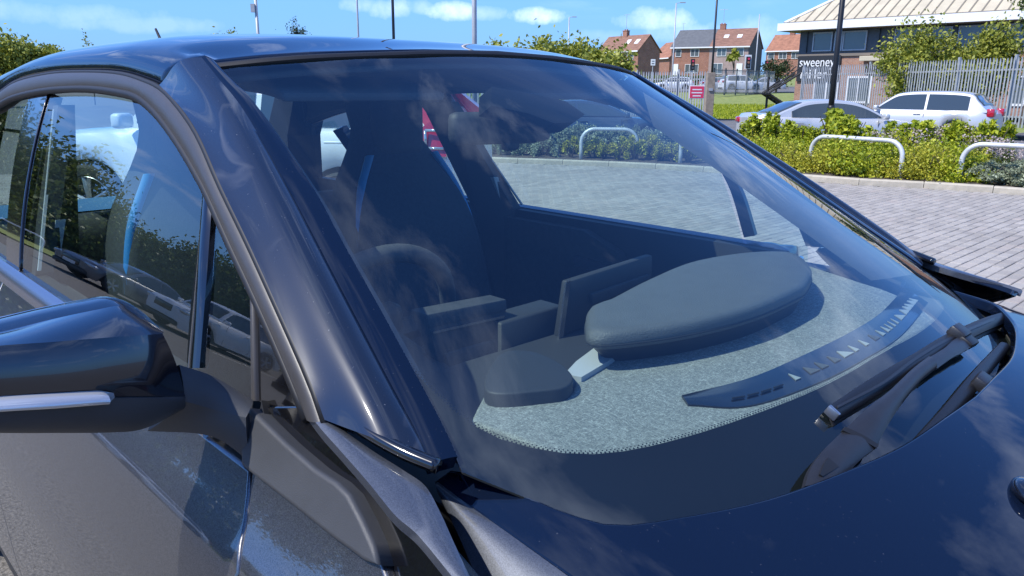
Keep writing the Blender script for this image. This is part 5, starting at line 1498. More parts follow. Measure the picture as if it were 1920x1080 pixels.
def lerp(a, b, t): return a + (b-a)*t
def vehicle(name, label, loc, heading, paint, spec, group=None, detail=True, spokes=5):
    """car with nose along local +x. spec: L, W, H, belt, bonnet, xs of windscreen foot/top and rear screen top/foot, boot height"""
    L_, W_, H_ = spec['L'], spec['W'], spec['H']; wb = spec.get('wb', L_*.59); r_w = spec.get('r', .33)
    root = thing(name, label, 'car', loc, heading, group)
    hb, hw = spec['belt'], W_/2
    xf, xr = L_/2, -L_/2
    # body side profile: top line of the lower body from nose to tail
    topx = [xf, xf-.05, xf-.35, spec['wf'], 0, spec['rf'], xr+.25, xr+.04, xr]
    topz = [spec['nose']-.12, spec['nose']-.02, spec['nose']+.04, hb-.02, hb, hb+.03, spec['tail']+.02, spec['tail']-.02, spec['tail']-.12]
    nst = 44; X_ = np.linspace(xf, xr, nst)
    tz = np.interp(-X_, -np.array(topx), topz)
    verts, faces = [], []; ax_f, ax_r = xf-spec.get('oh', .85), xf-spec.get('oh', .85)-wb
    for i, x in enumerate(X_):
        e = min(1, (xf-x)/.75); e2 = min(1, (x-xr)/.6)
        w_ = hw*(1-.26*(1-e)**2.2)*(1-.20*(1-e2)**2.2)
        zb = .20
        for ax_ in (ax_f, ax_r):
            d_ = abs(x-ax_)
            if d_ < r_w*1.14: zb = max(zb, r_w+math.sqrt(max(0, (r_w*1.14)**2-d_*d_)))
        if x > xf-.03 or x < xr+.03: zb = .42
        zt = tz[i]; zs = lerp(zb, zt, .72)
        pr = [(w_*.93, zb), (w_*.985, lerp(zb, zt, .2)), (w_, lerp(zb, zt, .5)), (w_*.995, zs), (w_*.955, lerp(zb, zt, .93)), (w_*.90, zt), (w_*.5, zt+.025), (0, zt+.035)]
        ring = [(x, -y, z) for y, z in pr] + [(x, y, z) for y, z in pr[-2::-1]]
        verts += ring
    m_ = 15
    for i in range(nst-1):
        for j in range(m_-1): faces.append((i*m_+j, i*m_+j+1, (i+1)*m_+j+1, (i+1)*m_+j))
    faces.append(tuple(range(m_))[::-1]); faces.append(tuple((nst-1)*m_+j for j in range(m_)))
    bm = bmesh.new(); bv_ = [bm.verts.new(v) for v in verts]
    for f in faces: bm.faces.new([bv_[k] for k in f])
    bmesh.ops.recalc_face_normals(bm, faces=bm.faces[:])
    body = bm_obj('body', bm, paint, root, True, autosmooth=35)
    # greenhouse
    wbz, wtp = hw*.90, hw*.70
    T = catmull([(spec['wf'], hb, 0), (lerp(spec['wf'], spec['wt'], .55), lerp(hb, H_, .60), 0), (spec['wt'], H_-.045, 0), (lerp(spec['wt'], spec['rt'], .45), H_, 0), (spec['rt'], H_-.05, 0), (lerp(spec['rt'], spec['rf'], .5), lerp(H_-.05, hb, .45), 0), (spec['rf'], hb+.02, 0)], 40)
    V_, F_ = [], []
    for x, z, _ in T:
        t = (z-hb)/(H_-hb); w_ = lerp(wbz, wtp, t**1.15)
        V_ += [(x, -wbz if t < .02 else -w_, z), (x, -w_*.90, z+.022*min(1, t*3)), (x, 0, z+.045*min(1, t*3)), (x, w_*.90, z+.022*min(1, t*3)), (x, w_, z)]
    for i in range(39):
        for j in range(4): F_.append((i*5+j, i*5+j+1, (i+1)*5+j+1, (i+1)*5+j))
    base_i = len(V_)
    for x, z, _ in T: V_ += [(x, -wbz, hb-.03), (x, wbz, hb-.03)]
    for i in range(39):
        F_.append((i*5, (i+1)*5, base_i+2*(i+1), base_i+2*i)); F_.append((i*5+4, base_i+2*i+1, base_i+2*(i+1)+1, (i+1)*5+4))
    bm = bmesh.new(); bv_ = [bm.verts.new(v) for v in V_]
    for f in F_:
        try: bm.faces.new([bv_[k] for k in f])
        except ValueError: pass
    bmesh.ops.remove_doubles(bm, verts=bm.verts[:], dist=.002)
    bmesh.ops.recalc_face_normals(bm, faces=bm.faces[:])
    bm_obj('roof', bm, paint, root, True, autosmooth=38)
    # windows: panels a few mm proud of the greenhouse
    def gw(x, z):
        t = max(0, min(1, (z-hb)/(H_-hb))); return lerp(wbz, wtp, t**1.15)
    def zroof(x):
        o2 = np.argsort(T[:, 0]); return float(np.interp(x, T[o2, 0], T[o2, 1]))
    def side_win(x0, x1, sgn, nm='side_window'):
        xs_ = np.linspace(x0, x1, 14); bm = bmesh.new(); up_, lo_ = [], []
        for x in xs_:
            zt_ = zroof(x)-.055; zl = hb+.03
            if zt_ < zl+.004: zt_ = zl+.004
            up_.append((x, zt_)); lo_.append((x, zl))
        for off_, nm_ in ((.006, 0),):
            a = [bm.verts.new((x, sgn*(gw(x, z)+off_), z)) for x, z in up_]; b = [bm.verts.new((x, sgn*(gw(x, z)+off_), z)) for x, z in lo_]
            a2 = [bm.verts.new((x, sgn*(gw(x, z)-.02), z)) for x, z in up_]; b2 = [bm.verts.new((x, sgn*(gw(x, z)-.02), z)) for x, z in lo_]
        n = len(xs_)
        for i in range(n-1):
            for p, q in ((a, b), (a2, a), (b, b2)): bm.faces.new((p[i], p[i+1], q[i+1], q[i]))
        bmesh.ops.recalc_face_normals(bm, faces=bm.faces[:])
        return bm_obj(nm, bm, MT['auto_glass'], root)
    bpx = spec.get('bp', lerp(spec['wt'], spec['rt'], .42))
    for sgn in (-1, 1):
        side_win(lerp(spec['wf'], spec['wt'], .22), bpx+.03, sgn); side_win(bpx-.04, lerp(spec['rt'], spec['rf'], spec.get('rwin', .35)), sgn)
    def screen_panel(i0, i1, nm):
        bm = bmesh.new(); rows_ = []
        for i in range(i0, i1):
            x, z, _ = T[i]; w_ = gw(x, z)*.86; dx, dz = T[min(i+1, 39)][:2]-T[max(i-1, 0)][:2]; n2 = np.array([dz, -dx]); n2 = n2/np.linalg.norm(n2)
            if n2[1] < 0: n2 = -n2
            q = n2*.010
            rows_.append([bm.verts.new((x+q[0], y, z+q[1]+.045*min(1, (z-hb)/(H_-hb)*3)*(1-(abs(y)/(w_/.86*.90))**1.6*.5))) for y in np.linspace(-w_, w_, 9)])
        for a, b in zip(rows_, rows_[1:]):
            for j in range(8): bm.faces.new((a[j], a[j+1], b[j+1], b[j]))
        bmesh.ops.recalc_face_normals(bm, faces=bm.faces[:])
        o_2 = bm_obj(nm, bm, MT['auto_glass'], root, True); sm_ = o_2.modifiers.new('t', 'SOLIDIFY'); sm_.thickness = .012; return o_2
    iwt = int(np.argmin(np.abs(T[:, 0]-spec['wt']))); irt = int(np.argmin(np.abs(T[:, 0]-spec['rt'])))
    screen_panel(1, iwt-1, 'windscreen'); screen_panel(irt+1, 38, 'rear_screen')
    # wheels
    for ax_ in (ax_f, ax_r):
        for sgn in (-1, 1): wheel(root, ax_, sgn*(hw-.10), r_w, .20, sgn, spokes)
    # arches, sills, handles, mirrors, lamps, plates
    bm = bmesh.new()
    for sgn in (-1, 1): box(bm, (lerp(ax_f, ax_r, .5), sgn*hw*.93, .24), (wb-.75, .04, .12), bev=.01)
    tag(bm_obj('sill', bm, MT['plastic_dark'], root), None)
    for sgn in (-1, 1):
        for hx in (bpx+.18, bpx-.80):
            bm = bmesh.new(); box(bm, (hx, sgn*(hw*.985), hb-.10), (.20, .03, .028), bev=.01); bm_obj('door_handle', bm, paint, root, True)
        bm = bmesh.new(); mx_ = lerp(spec['wf'], spec['wt'], .18)
        box(bm, (mx_, sgn*(hw+.07), hb+.06), (.12, .20, .14), bev=.035); bm_obj('wing_mirror', bm, spec.get('mirror', paint), root, True)
        for zz, hh in spec.get('taillamps', [(spec['tail']-.16, .14)]):
            bm = bmesh.new(); box(bm, (xr+.07, sgn*hw*.70, zz), (.20, hw*.34, hh), bev=.03); bm_obj('tail_lamp', bm, MT['lamp_red'], root, True)
        bm = bmesh.new(); box(bm, (xf-.13, sgn*hw*.68, spec['nose']-.13), (.24, hw*.42, .13), bev=.035); bm_obj('headlight', bm, MT['lamp_clear'], root, True)
        # shut lines
        for lx in (spec['wf']-.28, bpx, bpx-1.0):
            bm = bmesh.new(); box(bm, (lx, sgn*hw*.987, lerp(.3, hb, .5)), (.008, .012, (hb-.3)*.9)); bm_obj('shut_line', bm, MT['rubber'], root)
    bm = bmesh.new(); box(bm, (xf-.03, 0, spec['nose']-.22), (.10, hw*.85, .26), bev=.05); bm_obj('grille', bm, MT['gloss_black'], root, True)
    bm = bmesh.new(); box(bm, (xf+.025, 0, .48), (.012, .52, .11)); bm_obj('number_plate', bm, MT['car_white'], root)
    bm = bmesh.new(); box(bm, (xr-.008, 0, spec['tail']-.28), (.02, .52, .11)); bm_obj('number_plate', bm, MT['plate'], root)
    bm = bmesh.new(); box(bm, (xf-.05, 0, .32), (.16, hw*1.5, .16), bev=.04); bm_obj('lower_grille', bm, MT['plastic_dark'], root, True)
    return root
SALOON = dict(L=4.70, W=1.83, H=1.40, belt=.94, nose=.78, tail=1.02, wf=1.05, wt=.20, rt=-.95, rf=-1.85, bp=-.38, rwin=.45)
HATCH = dict(L=4.25, W=1.78, H=1.47, belt=.96, nose=.80, tail=.98, wf=1.02, wt=.30, rt=-1.45, rf=-1.98, bp=-.40, rwin=.10, taillamps=[(.92, .22)])
SUV = dict(L=4.45, W=1.87, H=1.66, belt=1.08, nose=.95, tail=1.06, wf=.95, wt=.35, rt=-1.60, rf=-2.05, bp=-.40, rwin=.15, r=.36, taillamps=[(1.02, .20)])
def img_dir(p, q):
    """heading whose nose points from photo bearing p to q"""
    return math.atan2(q[1]-p[1], q[0]-p[0])
def heading_img(deg): return math.radians(YAW-90+deg)      # 0 = to the right in the photo, +90 = away
ps = at(1566, 166, 19.6)
vehicle('silver_saloon', 'low silver saloon parked behind the hedge, nose to the right, black lamp post before it', (ps[0], ps[1], -.16), heading_img(2), MT['car_silver'], dict(SALOON, L=4.45, H=1.36), 'silver cars behind the hedge')
ph = at(1726, 166, 23.0)
vehicle('silver_hatchback', 'silver hatchback parked beside the pointed fence, its tail to the right', (ph[0], ph[1], -.05), heading_img(138), MT['car_silver'], HATCH, 'silver cars behind the hedge')
pb = at(1105, 166, 20.5)
vehicle('blue_car', 'dark blue car behind the hedge, seen through the windscreen below the mirror', (pb[0], pb[1], -.16), heading_img(0), MT['car_navy'], dict(SALOON, H=1.30, belt=.90), None)
# cars on the far road behind the fences
for i, (px_, d_, m_, hd, lb, sp) in enumerate([(1388, 82, 'car_white', 5, 'white van-like car on the road behind the railings', SUV), (1432, 84, 'car_silver', 175, 'pale car far off next to the stair head', HATCH), (1262, 84, 'car_white', 175, 'white car behind the grey pales left of the wooden post', HATCH), (1348, 86, 'car_silver', 5, 'silver car behind the railings right of the wooden post', HATCH)]):
    q = at(px_, 166, d_); vehicle('far_car', lb, (q[0], q[1], 1.25), heading_img(hd), MT[m_], sp, 'cars on the far road')
# white car close behind the dark one: seen through its windows
pw = at(488, 166, 7.8)
wc_ = np.array([pw[0], pw[1], -.0])
hd_w = heading_img(168)
wsuv = vehicle('white_crossover', 'white crossover with tall red tail lamp, seen through the windows of the dark car', (wc_[0], wc_[1], 0.0), hd_w, MT['car_white'], dict(SUV, taillamps=[]), None)
for sgn in (-1, 1):
    bm = bmesh.new()
    xr_ = -2.225; hw_ = .935
    prism(bm, [(-1.70, 1.58), (-1.62, 1.585), (-2.02, 1.14), (-1.90, 1.02), (-1.88, .90), (-2.22, .88), (-2.235, 1.14), (-2.14, 1.22)], hw_*.80*sgn, hw_*.985*sgn, lambda u, v, w_: (u, w_*(1-.28*max(0, (v-1.05)/.6)), v))
    bmesh.ops.recalc_face_normals(bm, faces=bm.faces[:]); tl = bm_obj('tail_lamp', bm, MT['lamp_red'], wsuv)
    bm = bmesh.new()
    for a, b in (((-2.04, 1.10), (-2.20, 1.10)), ((-2.04, .95), (-2.20, .95)), ((-2.04, 1.10), (-2.04, .95))):
        tube(bm, [(a[0], sgn*hw_*.988, a[1]), (b[0], sgn*hw_*.988, b[1])], .014, 6)
    bm_obj('lamp_bar', bm, MT['lamp_clear'], tl, True)
    bm = bmesh.new(); box(bm, (-2.12, sgn*hw_*.90, .62), (.20, .14, .08), bev=.02); bm_obj('bumper_reflector', bm, MT['lamp_red'], wsuv, True)
    bm = bmesh.new(); box(bm, (-2.02, sgn*hw_*.88, .50), (.50, .20, .24), bev=.05); bm_obj('bumper_cladding', bm, MT['plastic_dark'], wsuv, True)
    bm = bmesh.new(); box(bm, (-.62, sgn*(hw_+.012), .955), (.30, .045, .05), bev=.016); bm_obj('grab_handle', bm, MT['car_white'], wsuv, True)
# two cars across the lane, mirrored in the side windows
vehicle('grey_saloon', 'slate grey saloon across the lane, mirrored in the driver window', (-19.8, -8.7, 0), math.radians(75), MT['car_slate'], dict(SALOON, L=4.8, H=1.45, r=.36), 'cars across the lane')
vehicle('white_crossover', 'white crossover across the lane, mirrored behind the window divider', (-16.0, -9.9, 0), math.radians(75), MT['car_white'], SUV, 'cars across the lane')
# bay lines of the lane opposite
MT['road_paint'] = mat('road_paint', (.62, .62, .58), .8, var=.25, vscale=14)
for i, x in enumerate((-23.2, -18.0, -14.6, -11.6)):
    u_ = np.array([math.cos(math.radians(75)), math.sin(math.radians(75))]); n_ = np.array([-u_[1], u_[0]])*.05; c = np.array([x, -11.2])
    q = [c-u_*2.6-n_, c+u_*2.6-n_, c+u_*2.6+n_, c-u_*2.6+n_]
    tag(mesh_obj('bay_line', [(p[0], p[1], .004) for p in q], [(0, 1, 2, 3)], MT['road_paint']), kind='structure')
lk = mesh_obj('lane_verge', [(-60, -40.0, .06), (40, -40, .06), (40, -18.5, .06), (-14, -17.5, .06), (-22, -15.5, .06), (-27, -5, .06), (-60, 2, .06)], [(0, 1, 2, 3, 4, 5, 6)], MT['grass']); tag(lk, kind='structure')
hoop((-26.6, -6.2), (-26.2, -7.7), .62, 'steel hoop across the lane, mirrored at the rear of the driver window')
hoop((-25.6, -8.6), (-24.9, -10.2), .62, 'steel hoop across the lane behind the grey saloon, mirrored in the driver window')

# ---- the photographer, standing behind the lens (mirrored in the door mirror cap)
MT['skin'] = mat('skin', (.55, .33, .24), .5, var=.1, vscale=20)
MT['red_cloth'] = mat('red_cloth', (.40, .02, .03), .8, var=.2, vscale=30)
MT['dark_cloth'] = mat('dark_cloth', (.03, .035, .05), .85, var=.2, vscale=30)
def skin_body(name, J, E, m, parent, root_i=0, sub=2):
    me = bpy.data.meshes.new(name); me.from_pydata([j[0] for j in J], E, []); me.materials.append(m)
    o2 = bpy.data.objects.new(name, me); COL.objects.link(o2); o2.parent = parent
    md = o2.modifiers.new('skin', 'SKIN'); md.use_smooth_shade = True
    lay = me.skin_vertices[0] if me.skin_vertices else None
    if lay is None:
        bm = bmesh.new(); bm.from_mesh(me); bm.verts.layers.skin.verify(); bm.to_mesh(me); bm.free(); lay = me.skin_vertices[0]
    for i, j in enumerate(J): lay.data[i].radius = (j[1], j[1]*(j[2] if len(j) > 2 else 1)); lay.data[i].use_root = (i == root_i)
    sb = o2.modifiers.new('sub', 'SUBSURF'); sb.levels = sb.render_levels = sub
    return o2
ph_f = Vector((FW[0], FW[1], 0)).normalized(); ph_r = Vector((RT[0], RT[1], 0)).normalized()
pr_ = thing('person', 'person in red top holding up a phone, mirrored in the door mirror cap', 'person', (CAM[0]-ph_f.x*.52, CAM[1]-ph_f.y*.52, 0), math.atan2(ph_f.y, ph_f.x))
# local frame: x forwards, y left
J = [((0, 0, .92), .15, .8), ((.02, 0, 1.12), .14, .75), ((.06, 0, 1.34), .17, .7), ((.09, 0, 1.50), .06), ((.11, 0, 1.56), .055),
     ((.05, .19, 1.42), .065), ((.14, .25, 1.20), .05), ((.36, .10, 1.33), .038), ((.05, -.19, 1.42), .065), ((.14, -.25, 1.20), .05), ((.36, -.10, 1.33), .038),
     ((0, .10, .86), .10), ((.05, .12, .48), .075), ((-.01, .13, .10), .05), ((.13, .14, .04), .045), ((0, -.10, .86), .10), ((.05, -.12, .48), .075), ((-.01, -.13, .10), .05), ((.13, -.14, .04), .045)]
E_ = [(0, 1), (1, 2), (2, 3), (3, 4), (2, 5), (5, 6), (6, 7), (2, 8), (8, 9), (9, 10), (0, 11), (11, 12), (12, 13), (13, 14), (0, 15), (15, 16), (16, 17), (17, 18)]
skin_body('body', J, E_, MT['red_cloth'], pr_)
J2 = [((0, 0, .95), .155, .85), ((0, .10, .86), .112), ((.05, .12, .48), .086), ((-.01, .13, .13), .062), ((0, -.10, .86), .112), ((.05, -.12, .48), .086), ((-.01, -.13, .13), .062)]
skin_body('trousers', J2, [(0, 1), (1, 2), (2, 3), (0, 4), (4, 5), (5, 6)], MT['dark_cloth'], pr_)
J3 = [((.11, 0, 1.54), .052), ((.135, 0, 1.62), .085, .95), ((.13, 0, 1.70), .095, .9), ((.13, 0, 1.77), .06), ((.21, 0, 1.655), .022), ((.235, 0, 1.635), .014), ((.13, .098, 1.655), .016), ((.13, -.098, 1.655), .016), ((.20, 0, 1.595), .03)]
hd_ = skin_body('head', J3, [(0, 1), (1, 2), (2, 3), (2, 4), (4, 5), (2, 6), (2, 7), (1, 8)], MT['skin'], pr_)
bm = bmesh.new()
for s_ in (-.035, .035): tube(bm, [(.205, s_, 1.675), (.222, s_, 1.675)], .014, 8)
bm_obj('eye', bm, MT['dark_cloth'], hd_)
bm = bmesh.new(); bmesh.ops.create_uvsphere(bm, u_segments=16, v_segments=8, radius=.104)
bmesh.ops.scale(bm, vec=(1.02, .98, .8), verts=bm.verts[:]); bmesh.ops.translate(bm, vec=(.115, 0, 1.735), verts=bm.verts[:])
bm_obj('hair', bm, MT['dark_cloth'], hd_, True)
for s_ in (-1, 1):
    base_ = np.array([.37, s_*.10, 1.335]); J4 = [(tuple(base_), .026), (tuple(base_+[.045, -s_*.012, .03]), .030, .6)]; E4 = [(0, 1)]
    for q in range(4):
        a0 = base_+np.array([.06, -s_*.02, .055-.018*q]); a1 = a0+np.array([.03, -s_*.015, .005]); a2 = a1+np.array([.012, -s_*.028, .0])
        k_ = len(J4); J4 += [(tuple(a0), .0095), (tuple(a1), .009), (tuple(a2), .008)]; E4 += [(1, k_), (k_, k_+1), (k_+1, k_+2)]
    a0 = base_+np.array([.035, -s_*.035, .045]); a1 = a0+np.array([.015, -s_*.025, .02]); k_ = len(J4); J4 += [(tuple(a0), .011), (tuple(a1), .009)]; E4 += [(1, k_), (k_, k_+1)]
    skin_body('hand', J4, E4, MT['skin'], pr_, sub=1)
pho = thing('phone', 'dark phone held upright in both hands by the person, mirrored in the mirror cap', 'phone', (CAM[0]-ph_f.x*.075, CAM[1]-ph_f.y*.075, CAM[2]-.035), math.atan2(ph_f.y, ph_f.x))
bm = bmesh.new(); box(bm, (0, 0, 0), (.009, .150, .074), bev=.004); bm_obj('phone_body', bm, MT['dark_cloth'], pho, True)
bm = bmesh.new(); box(bm, (-.0052, 0, 0), (.001, .14, .066)); bm_obj('phone_screen', bm, MT['screen'], pho)

# ================================================================== BUILDINGS
def brick_mat(name, c1, c2, mortar, scale=1.0):
    m, nt, out = mat_new(name)
    b = nd(nt, 'ShaderNodeBsdfPrincipled'); b.inputs['Roughness'].default_value = .9
    tc_ = nd(nt, 'ShaderNodeTexCoord'); sp_ = nd(nt, 'ShaderNodeSeparateXYZ'); lnk(nt, tc_.outputs['Object'], sp_.inputs[0])
    cb_ = nd(nt, 'ShaderNodeCombineXYZ'); lnk(nt, math_n(nt, 'ADD', sp_.outputs['X'], sp_.outputs['Y']), cb_.inputs[0]); lnk(nt, sp_.outputs['Z'], cb_.inputs[1])
    br = nd(nt, 'ShaderNodeTexBrick'); br.inputs['Color1'].default_value = c4(c1); br.inputs['Color2'].default_value = c4(c2); br.inputs['Mortar'].default_value = c4(mortar)
    br.inputs['Scale'].default_value = scale; br.inputs['Mortar Size'].default_value = .010; br.inputs['Brick Width'].default_value = .225; br.inputs['Row Height'].default_value = .075
    lnk(nt, cb_.outputs[0], br.inputs['Vector'])
    n = noise(nt, 1.2, 5, .6); r = ramp(nt, n.outputs['Fac'], [(.3, (.8, .8, .8)), (.7, (1.15, 1.15, 1.15))])
    mx = nd(nt, 'ShaderNodeMix', data_type='RGBA', blend_type='MULTIPLY'); mx.inputs[0].default_value = 1
    lnk(nt, br.outputs['Color'], mx.inputs[6]); lnk(nt, r.outputs['Color'], mx.inputs[7]); lnk(nt, mx.outputs[2], b.inputs['Base Color'])
    lnk(nt, b.outputs[0], out.inputs[0]); return m
MT['brick_red'] = brick_mat('red_brick', (.36, .12, .065), (.27, .085, .05), (.34, .28, .23))
MT['brick_office'] = brick_mat('office_brick', (.40, .19, .11), (.30, .13, .08), (.36, .30, .25))
MT['render_pale'] = mat('pale_render', (.36, .27, .25), .9, var=.12, vscale=2)
MT['gable_shaded'] = mat('shaded_gable', (.10, .085, .085), .9, var=.15, vscale=3)  # shade of the gable turned from the sun, put into its wall colour
MT['tile_brown'] = mat('brown_tile', (.24, .125, .085), .85, var=.3, vscale=1.5, stretch=(1, 1, 5))
MT['tile_orange'] = mat('orange_tile', (.32, .145, .085), .85, var=.25, vscale=1.5)
MT['slate'] = mat('grey_slate', (.115, .12, .125), .8, var=.15, vscale=2)
MT['white_paint'] = mat('white_paint', (.80, .80, .79), .55, var=.04, vscale=5)
MT['window_glass'] = mat('window_glass', (.10, .125, .14), .08, spec=.9)
MT['cladding'] = mat('dark_cladding', (.075, .085, .095), .5, var=.1, vscale=4)
MT['roof_cream'] = mat('cream_roof', (.54, .47, .33), .5, var=.1, vscale=1.2, bump=.05)
MT['seam'] = mat('roof_seam', (.30, .26, .19), .6)
MT['fascia'] = mat('white_fascia', (.82, .82, .80), .5, var=.03, vscale=3)
MT['soffit'] = mat('soffit', (.20, .17, .14), .8)
MT['steel'] = mat('galvanised_steel', (.40, .41, .41), .5, metal=.3, var=.15, vscale=6)
MT['lamp_black'] = mat('black_column', (.010, .010, .011), .45)
MT['lamp_grey'] = mat('grey_column', (.40, .41, .42), .5, metal=.2, var=.1, vscale=4)
MT['timber'] = mat('weathered_timber', (.30, .24, .18), .9, var=.2, vscale=6, bump=.3)
MT['sign_red'] = mat('sign_red', (.72, .045, .11), .5)
MT['stair_black'] = mat('stair_black', (.018, .018, .019), .6)

def frame_obj(name, label, cat, p0, p1, z, group=None):
    """thing whose local x runs from p0 to p1 (ground points), y points away from the camera"""
    d_ = np.array(p1[:2])-np.array(p0[:2]); a = math.atan2(d_[1], d_[0])
    o = thing(name, label, cat, (p0[0], p0[1], z), a, group); return o, float(np.linalg.norm(d_))
def bmb(fn, name, m, parent, **k):
    bm = bmesh.new(); fn(bm); bmesh.ops.recalc_face_normals(bm, faces=bm.faces[:]); return bm_obj(name, bm, m, parent, **k)
def window(parent, x, z, w_, h, y=-.02, frame='white_paint', bars=1, f=.07):
    fr = bmb(lambda bm: [box(bm, (x, y, z+h/2-f/2), (w_, .08, f)), box(bm, (x, y, z-h/2+f/2), (w_, .10, f)), box(bm, (x-w_/2+f/2, y, z), (f, .08, h-2*f)), box(bm, (x+w_/2-f/2, y, z), (f, .08, h-2*f))] + [box(bm, (x-w_/2+w_*(k+1)/(bars+1), y, z), (f*.8, .07, h-2*f)) for k in range(bars)], 'window', MT[frame], parent)
    bmb(lambda bm: box(bm, (x, y+.02, z), (w_-f, .02, h-f)), 'pane', MT['window_glass'], fr); return fr
def house(name, label, p0, p1, z, dep, eaves, ridge, roofs, walls, wins, gable='brick_red', chim=None, lights=(), group=None, doors=()):
    o, W_ = frame_obj(name, label, 'house', p0, p1, z, group)
    x0 = 0
    for fr_, m in walls:
        x1 = W_*fr_; bmb(lambda bm: box(bm, ((x0+x1)/2, dep/2, eaves/2), (x1-x0-.01, dep-.1, eaves)), 'wall', MT[m], o); x0 = x1
    for s_ in (0, 1):
        xg = W_+.02 if s_ else -.02
        bmb(lambda bm: prism(bm, [(0, 0), (dep, 0), (dep, eaves), (dep/2, ridge-.1), (0, eaves)], xg-.05, xg+.05, lambda u, v, w_: (w_, u, v)), 'gable', MT[gable], o)
    x0 = -.25
    for fr_, m in roofs:
        x1 = W_*fr_+(.25 if fr_ == 1 else 0)
        sl = (ridge-eaves)/(dep/2); ov = .35
        for s_ in (0, 1):
            a = [(-ov, eaves-ov*sl), (dep/2, ridge), (dep/2, ridge+.12), (-ov, eaves-ov*sl+.12)]
            if s_: a = [(dep-u, v) for u, v in a]
            rf_ = bmb(lambda bm: prism(bm, a, x0, x1-.01, lambda u, v, w_: (w_, u, v)), 'roof', MT[m], o)
            if s_ == 0:
                for lx in lights:
                    if x0 < lx*W_ < x1:
                        yy = dep*.26; zz = eaves+yy*sl+.14
                        bm = bmesh.new(); box(bm, (0, 0, 0), (.8, 1.0, .10))
                        for v in bm.verts: v.co = Matrix.Rotation(math.atan(sl), 3, 'X') @ v.co + Vector((lx*W_, yy, zz))
                        bm_obj('roof_light', bm, MT['fascia'], rf_)
        x0 = x1
    bmb(lambda bm: box(bm, (W_/2, -.34, eaves-.18), (W_+.5, .10, .20)), 'gutter', MT['white_paint'], o)
    for c in (chim or ()):
        ch = bmb(lambda bm: [box(bm, (c*W_, dep/2, ridge+.20), (.95, .6, 1.3)), box(bm, (c*W_, dep/2, ridge+.86), (1.05, .7, .12))], 'chimney', MT[gable if gable.startswith('brick') else 'brick_red'], o)
        for k in (-.25, .25): bmb(lambda bm: tube(bm, [(c*W_+k, dep/2, ridge+.85), (c*W_+k, dep/2, ridge+1.1)], .12, 8), 'chimney_pot', MT['tile_orange'], ch)
        if c > .3: bmb(lambda bm: [tube(bm, [(c*W_, dep/2, ridge+1.2), (c*W_, dep/2, ridge+3.4)], .03, 5), tube(bm, [(c*W_-.7, dep/2, ridge+3.3), (c*W_+.7, dep/2, ridge+3.3)], .025, 5)], 'aerial', MT['lamp_grey'], o)
    for (wx, wz, ww, wh, bars) in wins: window(o, wx*W_, wz, ww, wh, -.0, bars=bars)
    for (dx, c) in doors: bmb(lambda bm: box(bm, (dx*W_, .0, 1.05), (1.0, .12, 2.1)), 'door', MT[c], o)
    return o
def gp(px, d, z=0): p = at(px, 166, d); return (p[0], p[1], z)
house('semi_detached_house', 'pair of houses, half red brick under grey slate, half pale under brown tiles', gp(1256, 136.5), gp(1398, 130), 3.6, 9.0, 4.95, 7.9,
      [(.5, 'slate'), (1, 'tile_brown')], [(.5, 'brick_red'), (1, 'render_pale')],
      [(.09, 3.9, 1.0, 1.2, 0), (.31, 3.95, 1.5, 1.3, 1), (.66, 3.95, 1.6, 1.3, 1), (.90, 3.95, 1.1, 1.3, 0), (.28, 1.3, 2.4, 1.5, 2), (.62, 1.3, 1.7, 1.7, 1)], 'gable_shaded', [.56], [.66, .83], None, [(.06, 'white_paint'), (.90, 'white_paint')])
house('brick_house', 'red brick house with brown roof and two roof lights behind the yellow-green tree', gp(1120, 128), gp(1193, 121), 3.4, 4.8, 3.9, 6.2,
      [(1, 'tile_brown')], [(1, 'brick_red')], [(.82, 3.05, 1.4, 1.1, 0), (.45, 3.05, 1.4, 1.1, 0), (.30, 1.1, 1.8, 1.3, 1)], 'brick_red', [.42], [.62, .84])
house('small_house', 'small orange-roofed house squeezed between the brick house and the pair of houses', gp(1216, 158), gp(1252, 150), 3.8, 7, 3.6, 6.6, [(1, 'tile_orange')], [(1, 'brick_red')], [(.4, 1.6, 1.2, 1.2, 0)], 'brick_red', [.8])
house('far_house', 'orange-roofed house half hidden by the office eaves, behind the round bush', gp(1432, 152), gp(1520, 146), 4.2, 7.5, 4.6, 7.6, [(1, 'tile_orange')], [(1, 'brick_red')], [(.10, 3.6, 1.3, 1.2, 0), (.35, 3.6, 1.6, 1.2, 1), (.62, 3.6, 1.6, 1.2, 1)], 'brick_red', [.35])

# ---- the office with its cream standing-seam roof
p0, p1 = gp(1490, 50), gp(2080, 38.5)
of, OW = frame_obj('office_building', 'brick office with cream ribbed roof, white fascia and dark sign at its corner', 'building', p0, p1, .15)
DEP, EV = 13.0, 5.15
bmb(lambda bm: box(bm, (OW/2, DEP/2, 1.75), (OW, DEP, 3.5)), 'brick_wall', MT['brick_office'], of)
bmb(lambda bm: box(bm, (OW/2, DEP/2, 4.20), (OW-.06, DEP-.06, 1.38)), 'upper_wall', MT['cladding'], of)
bmb(lambda bm: box(bm, (OW/2, -.04, 3.42), (OW+.10, .12, .16)), 'string_course', MT['soffit'], of)
bmb(lambda bm: box(bm, (OW/2, DEP/2, EV-.22), (OW+1.8, DEP+1.8, .06)), 'soffit', MT['soffit'], of)
bmb(lambda bm: [box(bm, (OW/2, -.95, EV), (OW+2.1, .10, .46)), box(bm, (OW/2, DEP+.95, EV), (OW+2.1, .10, .46)), box(bm, (-1.0, DEP/2, EV), (.10, DEP+1.8, .46)), box(bm, (OW+1.0, DEP/2, EV), (.10, DEP+1.8, .46))], 'fascia', MT['fascia'], of)
RH = 4.2; xa, xb = -.75, OW+.75; ya, yb = -.70, DEP+.70; hx = 5.4; ze = EV+.22
